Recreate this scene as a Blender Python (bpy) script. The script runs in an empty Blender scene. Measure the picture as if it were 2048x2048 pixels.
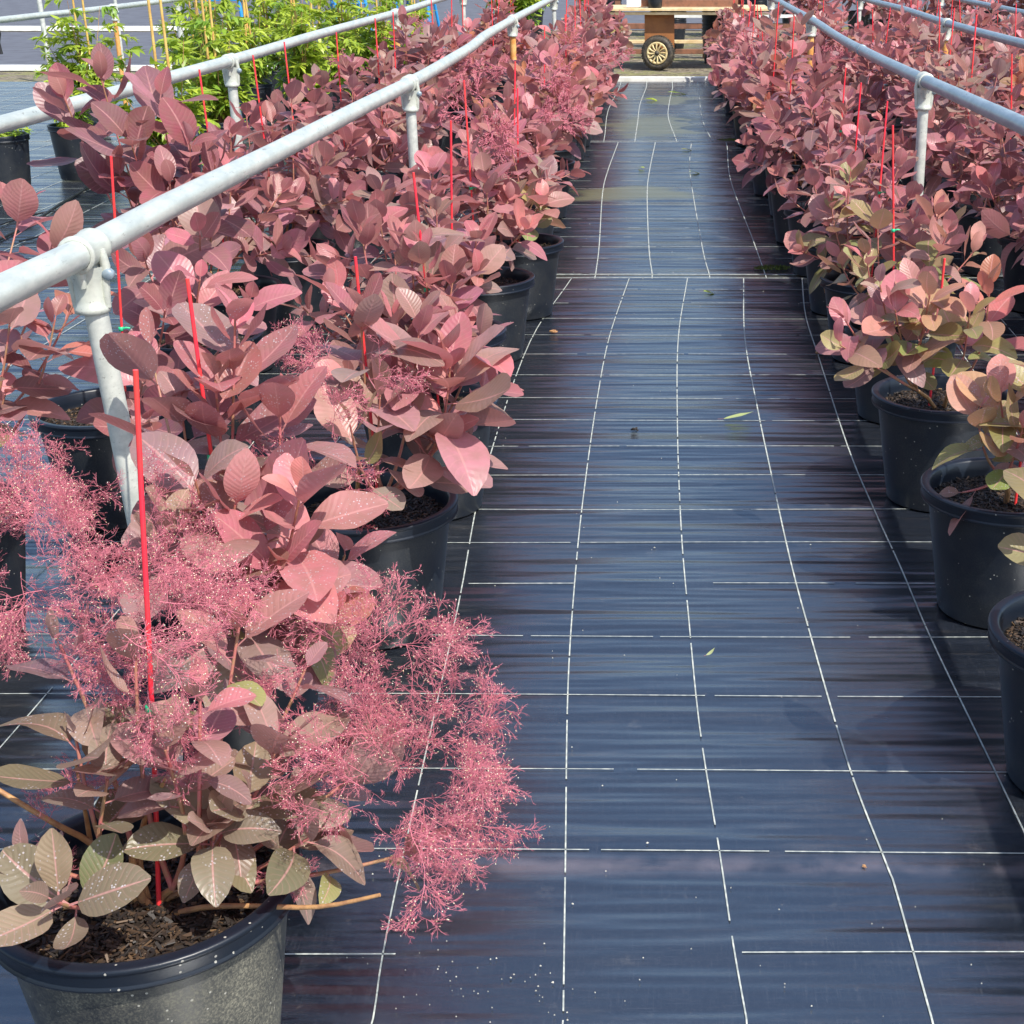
import bpy, math, random
import numpy as np
from mathutils import Vector, Matrix
PI = math.pi
SC = bpy.context.scene
COL = SC.collection

# ------------------------------------------------------------ camera, light, exposure
CAMH, PITCH, FOC = 1.62, math.radians(21.2), 2950.0        # height, tilt, focal length (in 2048-px units)
CX, YH = 1325.0, -120.0                                   # vanishing point of the path in the photograph
CA, SA = math.cos(PITCH), math.sin(PITCH)
cam = bpy.data.cameras.new('camera'); camo = bpy.data.objects.new('camera', cam); COL.objects.link(camo)
camo.location = (0, 0, CAMH); camo.rotation_euler = (PI/2-PITCH, 0, 0)
cam.sensor_width = 36; cam.lens = 36*FOC/2048; cam.shift_x = (1024-CX)/2048
cam.clip_start = .05; cam.clip_end = 600
SC.camera = camo
SUN_EL, SUN_AZ = math.radians(53), math.radians(137)       # azimuth from +Y (away) clockwise: right and behind the camera
w = bpy.data.worlds.new('World'); SC.world = w; w.use_nodes = True
nt = w.node_tree; bg = nt.nodes['Background']
sky = nt.nodes.new('ShaderNodeTexSky'); sky.sky_type = 'NISHITA'; sky.sun_disc = False
sky.sun_elevation = SUN_EL; sky.sun_rotation = SUN_AZ; sky.air_density = 1.0; sky.dust_density = 1.2; sky.ozone_density = 1.5
nt.links.new(sky.outputs[0], bg.inputs[0]); bg.inputs[1].default_value = .15
sl = bpy.data.lights.new('sun', 'SUN'); sl.energy = 4.2; sl.angle = math.radians(.53); sl.color = (1, .95, .87)
so = bpy.data.objects.new('sun', sl); COL.objects.link(so)
sd = Vector((math.sin(SUN_AZ)*math.cos(SUN_EL), math.cos(SUN_AZ)*math.cos(SUN_EL), math.sin(SUN_EL)))
so.rotation_euler = sd.to_track_quat('Z', 'Y').to_euler()
SC.view_settings.view_transform = 'Standard'; SC.view_settings.look = 'None'
SC.view_settings.exposure = .6; SC.view_settings.gamma = 1
SC.cycles.max_bounces = 6; SC.cycles.transparent_max_bounces = 6

def at(px, py, z=0.0):
    """a pixel of the 2048 photograph -> the point at height z it shows"""
    d = FOC*(CAMH-z)/(CA*(py-YH)); return Vector(((px-CX)*d/FOC, (d-(CAMH-z)*SA)/CA, z))
def proj(p):
    c = CAMH-p[2]; d = p[1]*CA+c*SA
    return CX+FOC*p[0]/d, YH+FOC*c/(CA*d), d

# ------------------------------------------------------------ tagging
def tag(o, label=None, cat=None, group=None, kind=None):
    if label: o['label'] = label
    if cat: o['category'] = cat
    if group: o['group'] = group
    if kind: o['kind'] = kind
    return o
def empty(name, loc, rz=0, **k):
    o = bpy.data.objects.new(name, None); COL.objects.link(o); o.location = loc; o.rotation_euler = (0, 0, rz)
    o.empty_display_size = .1
    return tag(o, **k)
def link(name, me, parent=None, loc=None, rot=None, sc=None):
    o = bpy.data.objects.new(name, me); COL.objects.link(o)
    if parent: o.parent = parent
    if loc is not None: o.location = loc
    if rot is not None: o.rotation_euler = rot
    if sc is not None: o.scale = (sc, sc, sc) if isinstance(sc, (int, float)) else sc
    return o

# ------------------------------------------------------------ materials
def mat(name):
    m = bpy.data.materials.new(name); m.use_nodes = True
    n = m.node_tree.nodes; b = n['Principled BSDF']
    return m, m.node_tree, n, b
class N:
    def __init__(s, t): s.t = t
    def __call__(s, typ, ins=None, **props):
        n = s.t.nodes.new(typ)
        for k, v in props.items(): setattr(n, k, v)
        for k, v in (ins or {}).items():
            if isinstance(v, bpy.types.NodeSocket): s.t.links.new(v, n.inputs[k])
            else: n.inputs[k].default_value = v
        return n
    def m(s, op, a, b=0.0, c=0.0, clamp=False):
        n = s.t.nodes.new('ShaderNodeMath'); n.operation = op; n.use_clamp = clamp
        for i, v in enumerate((a, b, c)):
            if isinstance(v, bpy.types.NodeSocket): s.t.links.new(v, n.inputs[i])
            else: n.inputs[i].default_value = v
        return n.outputs[0]
    def mix(s, f, a, b, blend='MIX'):
        n = s.t.nodes.new('ShaderNodeMix'); n.data_type = 'RGBA'; n.blend_type = blend
        for i, v in ((0, f), (6, a), (7, b)):
            if isinstance(v, bpy.types.NodeSocket): s.t.links.new(v, n.inputs[i])
            else: n.inputs[i].default_value = (v if i == 0 else (*v, 1))
        return n.outputs[2]
    def step(s, v, lo, hi):
        n = s.t.nodes.new('ShaderNodeMapRange'); n.interpolation_type = 'SMOOTHSTEP'
        s.t.links.new(v, n.inputs[0]); n.inputs[1].default_value = lo; n.inputs[2].default_value = hi
        return n.outputs[0]
    def noise(s, vec, scale, detail=3, rough=.5):
        return s('ShaderNodeTexNoise', {'Vector': vec, 'Scale': scale, 'Detail': detail, 'Roughness': rough}).outputs[0]
    def link(s, a, b): s.t.links.new(a, b)

def simple(name, col, rough=.5, var=.15, scale=20, col2=None, bump=0, spec=.5, metal=0):
    m, t, n, b = mat(name); g = N(t)
    tc = g('ShaderNodeTexCoord').outputs['Object']
    nz = g.step(g.noise(tc, scale, 4, .6), .35, .68)
    c2 = col2 or tuple(max(0, c*(1-var*2)) for c in col)
    g.link(g.mix(nz, col, c2), b.inputs['Base Color'])
    b.inputs['Roughness'].default_value = rough; b.inputs['Specular IOR Level'].default_value = spec
    b.inputs['Metallic'].default_value = metal
    if bump:
        bp = g('ShaderNodeBump', {'Height': g.noise(tc, scale*4, 4), 'Strength': bump, 'Distance': .003})
        g.link(bp.outputs[0], b.inputs['Normal'])
    return m

def leaf_material(name, wet=0.0, trans=.42, veins=True):
    m, t, n, b = mat(name); g = N(t)
    at_ = g('ShaderNodeAttribute', attribute_name='tint').outputs['Color']
    uv = g('ShaderNodeSeparateXYZ', {0: g('ShaderNodeUVMap').outputs[0]})
    tc = g('ShaderNodeTexCoord').outputs['Object']
    au = g.m('ABSOLUTE', g.m('MULTIPLY_ADD', uv.outputs[0], 2.0, -1.0))
    col = at_
    blot = g.step(g.noise(tc, 28, 3, .6), .3, .75)
    col = g.mix(g.m('MULTIPLY', blot, .35), col, (.24, .19, .11))
    if veins:
        wv = g.m('ADD', g.m('SUBTRACT', g.m('MULTIPLY', uv.outputs[1], 11.0), g.m('MULTIPLY', au, 2.4)), g.m('MULTIPLY', g.noise(tc, 22, 2), 1.1))
        tri = g.m('ABSOLUTE', g.m('SUBTRACT', g.m('FRACT', wv), .5))      # 0 at the vein
        vein = g.m('SUBTRACT', 1.0, g.step(tri, .02, .13))
        mid = g.m('SUBTRACT', 1.0, g.step(au, .02, .075))
        vv = g.m('MAXIMUM', g.m('MULTIPLY', vein, g.m('MULTIPLY', g.step(g.noise(tc, 9, 2), .3, .7), .26)), g.m('MULTIPLY', mid, .6))
        col = g.mix(vv, col, (.72, .36, .34))
        hgt = g.m('ADD', g.m('MULTIPLY', tri, 1.6), g.m('MULTIPLY', mid, -1.0))
        bp = g('ShaderNodeBump', {'Height': hgt, 'Strength': .26, 'Distance': .0020})
        nrm = bp.outputs[0]
    back = g('ShaderNodeNewGeometry').outputs['Backfacing']
    col = g.mix(g.m('MULTIPLY', back, .35), col, (.40, .24, .21))
    rough = .36
    if wet:
        vo = g('ShaderNodeTexVoronoi', {'Vector': tc, 'Scale': 210.0})
        rsp = g('ShaderNodeSeparateColor', {0: vo.outputs['Color']}).outputs[0]
        drop = g.m('MULTIPLY', g.m('LESS_THAN', vo.outputs[0], .30), g.m('GREATER_THAN', rsp, .55))
        drop = g.m('MULTIPLY', drop, g.step(g.noise(tc, 16, 2), .52-.1*wet, .62))
        col = g.mix(g.m('MULTIPLY', drop, .75), col, (.78, .72, .74))
        bp2 = g('ShaderNodeBump', {'Height': drop, 'Strength': 1.0, 'Distance': .002, 'Normal': nrm}); nrm = bp2.outputs[0]
        g.link(g.m('MULTIPLY_ADD', drop, -.3, rough), b.inputs['Roughness'])
    else: b.inputs['Roughness'].default_value = rough
    if veins: g.link(nrm, b.inputs['Normal'])
    g.link(col, b.inputs['Base Color']); b.inputs['Specular IOR Level'].default_value = .42
    tr = g('ShaderNodeBsdfTranslucent', {'Color': g.mix(.35, col, (.62, .13, .12))})
    mx = g('ShaderNodeMixShader', {0: trans, 1: b.outputs[0], 2: tr.outputs[0]})
    g.link(mx.outputs[0], n['Material Output'].inputs[0])
    return m
M_LEAF = leaf_material('smoke_bush_leaf', 0)
M_WET = leaf_material('smoke_bush_leaf_wet', 1)

def green_leaf():
    m, t, n, b = mat('green_leaf'); g = N(t)
    a = g('ShaderNodeAttribute', attribute_name='tint').outputs['Color']
    g.link(a, b.inputs['Base Color']); b.inputs['Roughness'].default_value = .4
    tr = g('ShaderNodeBsdfTranslucent', {'Color': g.mix(.5, a, (.5, .62, .05))})
    mx = g('ShaderNodeMixShader', {0: .4, 1: b.outputs[0], 2: tr.outputs[0]})
    g.link(mx.outputs[0], n['Material Output'].inputs[0]); return m
M_GREEN = green_leaf()
M_STEM = simple('young_stem', (.45, .13, .13), .5, .2, 30, (.34, .2, .1))
M_WOOD = simple('bark_stem', (.46, .25, .10), .6, .2, 60, (.3, .15, .07), .4)
M_PLUME = simple('smoke_plume', (.66, .20, .25), .55, .1, 14, (.50, .13, .17))
M_SEED = simple('plume_seed', (.86, .80, .70), .4, .1, 40, (.82, .76, .35))
M_STAKE = simple('red_stake', (.86, .03, .06), .35, .05, 8, (.78, .06, .05))
M_TIE = simple('green_tie', (.03, .55, .25), .4, .1)
M_TAG = simple('plastic_label', (.75, .76, .78), .3, .05)
M_BAMBOO = simple('bamboo', (.66, .46, .13), .5, .2, 12, (.5, .28, .08), .2)
M_ALGAE = simple('moss', (.15, .19, .03), .9, .3, 30, None, .5)

def pot_material(name, dust):
    m, t, n, b = mat(name); g = N(t)
    tc = g('ShaderNodeTexCoord').outputs['Object']
    z = g('ShaderNodeSeparateXYZ', {0: tc}).outputs[2]
    big = g.noise(tc, 7, 4, .6); fine = g.noise(tc, 260, 3, .75)
    dm = g.m('MULTIPLY', g.m('MULTIPLY_ADD', g.step(fine, .40, .72), .6, .25), g.step(big, .2, .7))
    dm = g.m('MULTIPLY', dm, g.m('SUBTRACT', 1.0, g.step(z, .285, .30)))
    dm = g.m('MULTIPLY', dm, dust)
    col = g.mix(dm, (.006, .010, .018), (.33, .31, .23))
    spk = g('ShaderNodeTexVoronoi', {'Vector': tc, 'Scale': 70.0})
    rs = g('ShaderNodeSeparateColor', {0: spk.outputs['Color']}).outputs[0]
    s = g.m('MULTIPLY', g.m('LESS_THAN', spk.outputs[0], .13), g.m('GREATER_THAN', rs, .8-.2*dust))
    col = g.mix(g.m('MULTIPLY', s, .5), col, (.6, .58, .5))
    g.link(col, b.inputs['Base Color'])
    g.link(g.m('MULTIPLY_ADD', dm, .35, .36), b.inputs['Roughness'])
    bp = g('ShaderNodeBump', {'Height': g.noise(tc, 300, 2), 'Strength': .12, 'Distance': .001})
    g.link(bp.outputs[0], b.inputs['Normal']); b.inputs['Specular IOR Level'].default_value = .42
    return m
M_POT = pot_material('black_pot_plastic', .12)
M_POTD = pot_material('dusty_pot_plastic', .9)

def soil_material():
    m, t, n, b = mat('bark_compost'); g = N(t)
    tc = g('ShaderNodeTexCoord').outputs['Object']
    vo = g('ShaderNodeTexVoronoi', {'Vector': tc, 'Scale': 70.0})
    r = g('ShaderNodeSeparateColor', {0: vo.outputs['Color']}).outputs[0]
    cr = g('ShaderNodeValToRGB', {0: r}); e = cr.color_ramp
    e.elements[0].color = (.010, .007, .005, 1); e.elements[1].color = (.10, .06, .03, 1)
    e.elements.new(.7).color = (.03, .019, .012, 1)
    g.link(cr.outputs[0], b.inputs['Base Color']); b.inputs['Roughness'].default_value = .7
    bp = g('ShaderNodeBump', {'Height': vo.outputs[0], 'Strength': 1, 'Distance': .006})
    g.link(bp.outputs[0], b.inputs['Normal']); return m
M_SOIL = soil_material()
def chip_material():
    m, t, n, b = mat('bark_chips'); g = N(t)
    a = g('ShaderNodeAttribute', attribute_name='tint').outputs['Color']
    g.link(a, b.inputs['Base Color']); b.inputs['Roughness'].default_value = .6; return m
M_CHIP = chip_material()

def galv(name, base, dark, rough):
    m, t, n, b = mat(name); g = N(t)
    tc = g('ShaderNodeTexCoord').outputs['Object']
    mp = g('ShaderNodeMapping', {0: tc, 3: (1, .35, 1)}).outputs[0]
    a = g.step(g.noise(mp, 26, 5, .65), .3, .7)
    col = g.mix(a, base, dark)
    dk = g.step(g.noise(mp, 60, 3, .7), .66, .72)
    col = g.mix(g.m('MULTIPLY', dk, .6), col, (.12, .11, .09))
    sc_ = g.step(g.noise(g('ShaderNodeMapping', {0: tc, 3: (1, .12, 1)}).outputs[0], 120, 3, .7), .62, .70)
    col = g.mix(g.m('MULTIPLY', sc_, .35), col, (.20, .20, .18))
    g.link(col, b.inputs['Base Color']); b.inputs['Metallic'].default_value = .2
    b.inputs['Roughness'].default_value = rough
    bp = g('ShaderNodeBump', {'Height': g.noise(tc, 90, 4), 'Strength': .2, 'Distance': .001})
    g.link(bp.outputs[0], b.inputs['Normal']); return m
M_PIPE = galv('galvanised_pipe', (.57, .60, .55), (.42, .46, .43), .40)
M_PIPE_B = galv('galvanised_pipe_grey', (.30, .37, .42), (.20, .26, .31), .38)
M_POST = galv('weathered_post', (.62, .63, .57), (.44, .46, .42), .55)
M_CLAMP = galv('clamp_casting', (.60, .62, .54), (.44, .46, .41), .45)
M_RUST = simple('rusty_post', (.62, .27, .06), .75, .2, 18, (.72, .42, .14), .5)
M_BLACKTAPE = simple('black_tape', (.012, .012, .014), .5, .1)

def mat_material():
    m, t, n, b = mat('woven_weed_mat'); g = N(t)
    tc = g('ShaderNodeTexCoord').outputs['Object']
    s = g('ShaderNodeSeparateXYZ', {0: tc})
    # long transverse ripples of the cloth: stretched across the path
    rip = g.noise(g('ShaderNodeMapping', {0: tc, 3: (.30, 3.2, 1)}).outputs[0], 1.6, 3, .55)
    rip2 = g.noise(g('ShaderNodeMapping', {0: tc, 3: (.9, 14.0, 1)}).outputs[0], 1.5, 2, .5)
    weave = g.m('MULTIPLY', g.m('SINE', g.m('MULTIPLY', s.outputs[0], 1500.0)), g.m('SINE', g.m('MULTIPLY', s.outputs[1], 1500.0)))
    b1 = g('ShaderNodeBump', {'Height': rip, 'Strength': 1.0, 'Distance': .045})
    b2 = g('ShaderNodeBump', {'Height': rip2, 'Strength': .6, 'Distance': .0019, 'Normal': b1.outputs[0]})
    b3 = g('ShaderNodeBump', {'Height': g.noise(tc, 420, 2), 'Strength': .3, 'Distance': .0010, 'Normal': b2.outputs[0]})
    big = g.step(g.noise(tc, .9, 4, .6), .35, .7)
    col = g.mix(big, (.006, .009, .016), (.011, .012, .014))
    dust = g.step(g.noise(g('ShaderNodeMapping', {0: tc, 3: (1, 7, 1)}).outputs[0], 2.6, 5, .7), .52, .78)
    col = g.mix(g.m('MULTIPLY', dust, .22), col, (.16, .14, .12))
    fine = g.noise(tc, 260, 2, .7)
    col = g.mix(g.m('MULTIPLY', g.step(fine, .5, .8), .25), col, (.07, .085, .11))
    wx = g.noise(g('ShaderNodeMapping', {0: tc, 3: (14, 520, 1)}).outputs[0], 1.0, 2, .6); wy = g.noise(g('ShaderNodeMapping', {0: tc, 3: (520, 14, 1)}).outputs[0], 1.0, 2, .6)
    col = g.mix(g.m('MULTIPLY', g.step(g.m('MAXIMUM', wx, wy), .56, .74), .5), col, (.055, .058, .066))
    spots = g.step(g.noise(tc, 34, 5, .8), .64, .70)
    col = g.mix(g.m('MULTIPLY', g.m('MULTIPLY', spots, g.step(g.noise(tc, 1.3, 3), .42, .62)), .5), col, (.13, .115, .095))
    bandy = g.m('MULTIPLY', g.step(g.m('ABSOLUTE', g.m('ADD', s.outputs[1], -2.33)), .05, .0), g.step(g.noise(tc, 3.0, 4, .7), .40, .62))
    col = g.mix(g.m('MULTIPLY', bandy, .55), col, (.17, .14, .15))
    col = g.mix(g.m('MULTIPLY', g.step(g.noise(tc, 11, 6, .75), .60, .74), .35), col, (.10, .095, .085))
    # puddles: olive reflection of trees painted into the cloth colour
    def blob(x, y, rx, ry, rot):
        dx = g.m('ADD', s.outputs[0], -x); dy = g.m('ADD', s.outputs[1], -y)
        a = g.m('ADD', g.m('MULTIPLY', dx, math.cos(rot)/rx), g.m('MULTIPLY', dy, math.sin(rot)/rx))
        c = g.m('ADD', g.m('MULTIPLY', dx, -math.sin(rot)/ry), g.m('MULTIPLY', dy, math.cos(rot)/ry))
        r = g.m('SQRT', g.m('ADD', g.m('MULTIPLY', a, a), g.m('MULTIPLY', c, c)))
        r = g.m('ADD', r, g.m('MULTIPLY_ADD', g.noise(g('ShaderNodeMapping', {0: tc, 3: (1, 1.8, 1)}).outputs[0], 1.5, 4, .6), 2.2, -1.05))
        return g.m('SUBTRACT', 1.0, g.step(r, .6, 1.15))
    refl = g.m('MAXIMUM', blob(-.22, 10.2, .42, .42, .3), blob(-.05, 14.2, .5, 1.0, 0))
    refl = g.m('MAXIMUM', refl, blob(.15, 16.5, .4, .5, .3))
    col = g.mix(g.m('MULTIPLY', refl, .75), col, (.12, .115, .03))
    sl_ = g.m('MULTIPLY', g.step(g.m('ABSOLUTE', g.m('ADD', s.outputs[1], -7.52)), .10, .0), .35)
    col = g.mix(sl_, col, (.10, .105, .07))
    g.link(col, b.inputs['Base Color'])
    g.link(g.m('ADD', g.m('MULTIPLY_ADD', refl, .12, .18), g.m('MULTIPLY', g.noise(g('ShaderNodeMapping', {0: tc, 3: (.6, 3, 1)}).outputs[0], 1.8, 4, .6), .14)), b.inputs['Roughness'])
    b.inputs['IOR'].default_value = 2.75; b.inputs['Specular Tint'].default_value = (.92, .96, 1, 1)
    g.link(b3.outputs[0], b.inputs['Normal']); return m
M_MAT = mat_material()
def thread_material():
    m, t, n, b = mat('white_thread'); g = N(t)
    tc = g('ShaderNodeTexCoord').outputs['Object']
    a = g.step(g.noise(tc, 60, 3), .35, .6)
    g.link(g.mix(a, (.52, .54, .48), (.30, .33, .31)), b.inputs['Base Color'])
    b.inputs['Roughness'].default_value = .6; return m
M_THREAD = thread_material()
def gravel_material():
    m, t, n, b = mat('gravel_soil'); g = N(t)
    tc = g('ShaderNodeTexCoord').outputs['Object']
    vo = g('ShaderNodeTexVoronoi', {'Vector': tc, 'Scale': 16.0})
    r = g('ShaderNodeSeparateColor', {0: vo.outputs['Color']}).outputs[0]
    c = g.mix(r, (.10, .08, .055), (.26, .22, .15))
    c = g.mix(g.m('MULTIPLY', g.step(g.noise(tc, 1.7, 4, .6), .48, .62), .75), c, (.20, .20, .06))
    c = g.mix(g.m('MULTIPLY', g.step(g.noise(tc, .5, 3), .45, .6), .5), c, (.08, .06, .055))
    g.link(c, b.inputs['Base Color']); b.inputs['Roughness'].default_value = .9
    bp = g('ShaderNodeBump', {'Height': g.m('ADD', vo.outputs[0], g.noise(tc, 6, 4)), 'Strength': 1, 'Distance': .03})
    g.link(bp.outputs[0], b.inputs['Normal']); return m
M_GRAVEL = gravel_material()
M_GREYBED = simple('grey_weed_mat', (.115, .115, .13), .6, .2, 3, (.08, .075, .085), .3)
M_WHITE = simple('white_painted_board', (.86, .86, .82), .5, .08, 5, (.66, .66, .6), .2)
M_PLY = simple('plywood', (.34, .13, .035), .6, .1, 4, (.22, .08, .025), .15)
M_PLYEDGE = simple('pale_timber', (.78, .60, .34), .6, .1, 9, (.62, .44, .22), .2)
M_TIMBER = simple('brown_timber', (.26, .11, .06), .65, .2, 9, (.15, .07, .04), .3)
M_TYRE = simple('tyre_rubber', (.030, .026, .022), .7, .2, 20, (.10, .08, .055), .4)
M_RIM = simple('cream_wheel_rim', (.78, .64, .34), .45, .1, 12, (.55, .4, .18))
M_BLUE = simple('blue_paint', (.02, .27, .62), .4, .1, 6)
M_WPLASTIC = simple('white_plastic', (.85, .85, .83), .4, .05)
M_HOSE = simple('black_hose', (.012, .013, .015), .35, .1)

# ------------------------------------------------------------ mesh collecting
class MB:
    """collects vertex/quad arrays with uv and tint, builds ONE mesh"""
    def __init__(s): s.v, s.f, s.uv, s.t, s.mi, s.n = [], [], [], [], [], 0; s.sm = []
    def add(s, V, F, uv=None, tint=None, mi=0, smooth=True):
        V = np.asarray(V, float).reshape(-1, 3); F = np.asarray(F, int)
        if F.ndim == 1: F = F.reshape(1, -1)
        if F.shape[1] == 3: F = np.concatenate([F, np.full((len(F), 1), -10**9)], 1)
        s.v.append(V); s.f.append(F+s.n); k = len(V)
        s.uv.append(np.zeros((k, 2)) if uv is None else uv)
        s.t.append(np.ones((k, 3)) if tint is None else (np.tile(tint, (k, 1)) if np.ndim(tint) == 1 else tint))
        s.mi.append(np.full(len(F), mi)); s.sm.append(np.full(len(F), smooth)); s.n += k
    def mesh(s, name, mats):
        me = bpy.data.meshes.new(name)
        V = np.concatenate(s.v); F = np.concatenate(s.f); UV = np.concatenate(s.uv); T = np.concatenate(s.t)
        tri = F[:, 3] < 0; cnt = np.where(tri, 3, 4)
        flat = F.reshape(-1); keep = flat >= 0; flat = flat[keep]
        me.vertices.add(len(V)); me.vertices.foreach_set('co', V.ravel().astype(np.float32))
        me.loops.add(len(flat)); me.loops.foreach_set('vertex_index', flat.astype(np.int32))
        st = np.concatenate([[0], np.cumsum(cnt)[:-1]])
        me.polygons.add(len(F)); me.polygons.foreach_set('loop_start', st.astype(np.int32))
        me.polygons.foreach_set('material_index', np.concatenate(s.mi).astype(np.int32))
        me.polygons.foreach_set('use_smooth', np.concatenate(s.sm).astype(bool))
        ul = me.uv_layers.new(name='UVMap'); ul.data.foreach_set('uv', UV[flat].ravel().astype(np.float32))
        ca = me.color_attributes.new('tint', 'FLOAT_COLOR', 'POINT')
        ca.data.foreach_set('color', np.concatenate([T, np.ones((len(T), 1))], 1).ravel().astype(np.float32))
        for m in (mats if isinstance(mats, (list, tuple)) else [mats]): me.materials.append(m)
        me.update(); me.validate(); return me
    def obj(s, name, mats, parent=None, **k): return link(name, s.mesh(name, mats), parent, **k)
    # primitives
    def box(s, c, d, rz=0, mi=0, tint=None, rx=0, ry=0, bev=.0):
        x, y, z = [q/2 for q in d]
        P = np.array([[i*x, j*y, k*z] for k in (-1, 1) for j in (-1, 1) for i in (-1, 1)], float)
        if bev:                                         # chamfered box
            b_ = min(bev, x*.9, y*.9, z*.9); pts = []
            P = []
            for k, (a, bb) in ((-1, (x-b_, y-b_)), (-1, (x, y)), (1, (x, y)), (1, (x-b_, y-b_))):
                pass
            lv = [(-z, x-b_, y-b_), (-z+b_, x, y), (z-b_, x, y), (z, x-b_, y-b_)]
            for zz, a, bb in lv: P += [[-a, -bb, zz], [a, -bb, zz], [a, bb, zz], [-a, bb, zz]]
            P = np.array(P); F = [[3, 2, 1, 0], [12, 13, 14, 15]]
            for l in range(3):
                for q in range(4): F.append([l*4+q, l*4+(q+1) % 4, l*4+4+(q+1) % 4, l*4+4+q])
        else: F = [[0, 2, 3, 1], [4, 5, 7, 6], [0, 1, 5, 4], [2, 6, 7, 3], [0, 4, 6, 2], [1, 3, 7, 5]]
        R = np.array(Matrix.Rotation(rz, 3, 'Z') @ Matrix.Rotation(ry, 3, 'Y') @ Matrix.Rotation(rx, 3, 'X'))
        s.add(P@R.T+np.array(c), F, mi=mi, tint=tint, smooth=False)
    def tube(s, pts, rad, sides=8, mi=0, cap=True, tint=None):
        P = np.asarray(pts, float); n = len(P); r = np.full(n, rad, float) if np.ndim(rad) == 0 else np.asarray(rad, float)
        T = np.gradient(P, axis=0); T /= np.linalg.norm(T, axis=1)[:, None]+1e-12
        ref = np.array([0, 0, 1.]) if abs(T[:, 2]).mean() < .8 else np.array([1., 0, 0])
        A = np.cross(T, ref); A /= np.linalg.norm(A, axis=1)[:, None]+1e-12; B = np.cross(T, A)
        th = np.arange(sides)*2*PI/sides
        V = P[:, None]+r[:, None, None]*(A[:, None]*np.cos(th)[None, :, None]+B[:, None]*np.sin(th)[None, :, None])
        i = np.arange(n-1)[:, None]*sides; j = np.arange(sides)[None]
        F = np.stack([i+j, i+(j+1) % sides, i+sides+(j+1) % sides, i+sides+j], -1).reshape(-1, 4)
        s.add(V.reshape(-1, 3), F[:, ::-1], mi=mi, tint=tint)
        if cap:
            for e, o in ((0, 1), (n-1, -1)):
                ring = V[e]; c = P[e]; VV = np.vstack([ring, c])
                FF = np.array([[k, (k+1) % sides, sides] if o < 0 else [(k+1) % sides, k, sides] for k in range(sides)])
                s.add(VV, FF, mi=mi, tint=tint, smooth=False)
    def lathe(s, prof, sides=32, c=(0, 0, 0), mi=0, close=False, axis='Z', tint=None):
        P = np.array(prof, float); n = len(P); th = np.arange(sides)*2*PI/sides
        X = P[:, 0][:, None]*np.cos(th); Y = P[:, 0][:, None]*np.sin(th); Z = np.repeat(P[:, 1][:, None], sides, 1)
        V = np.stack([X, Y, Z], -1).reshape(-1, 3)
        if axis == 'X': V = V[:, [2, 0, 1]]
        if axis == 'Y': V = V[:, [1, 2, 0]]
        i = np.arange(n-1 if not close else n)[:, None]; j = np.arange(sides)[None]; i2 = (i+1) % n
        F = np.stack([i*sides+j, i*sides+(j+1) % sides, i2*sides+(j+1) % sides, i2*sides+j], -1).reshape(-1, 4)
        s.add(V+np.array(c), F, mi=mi, tint=tint)

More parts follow.
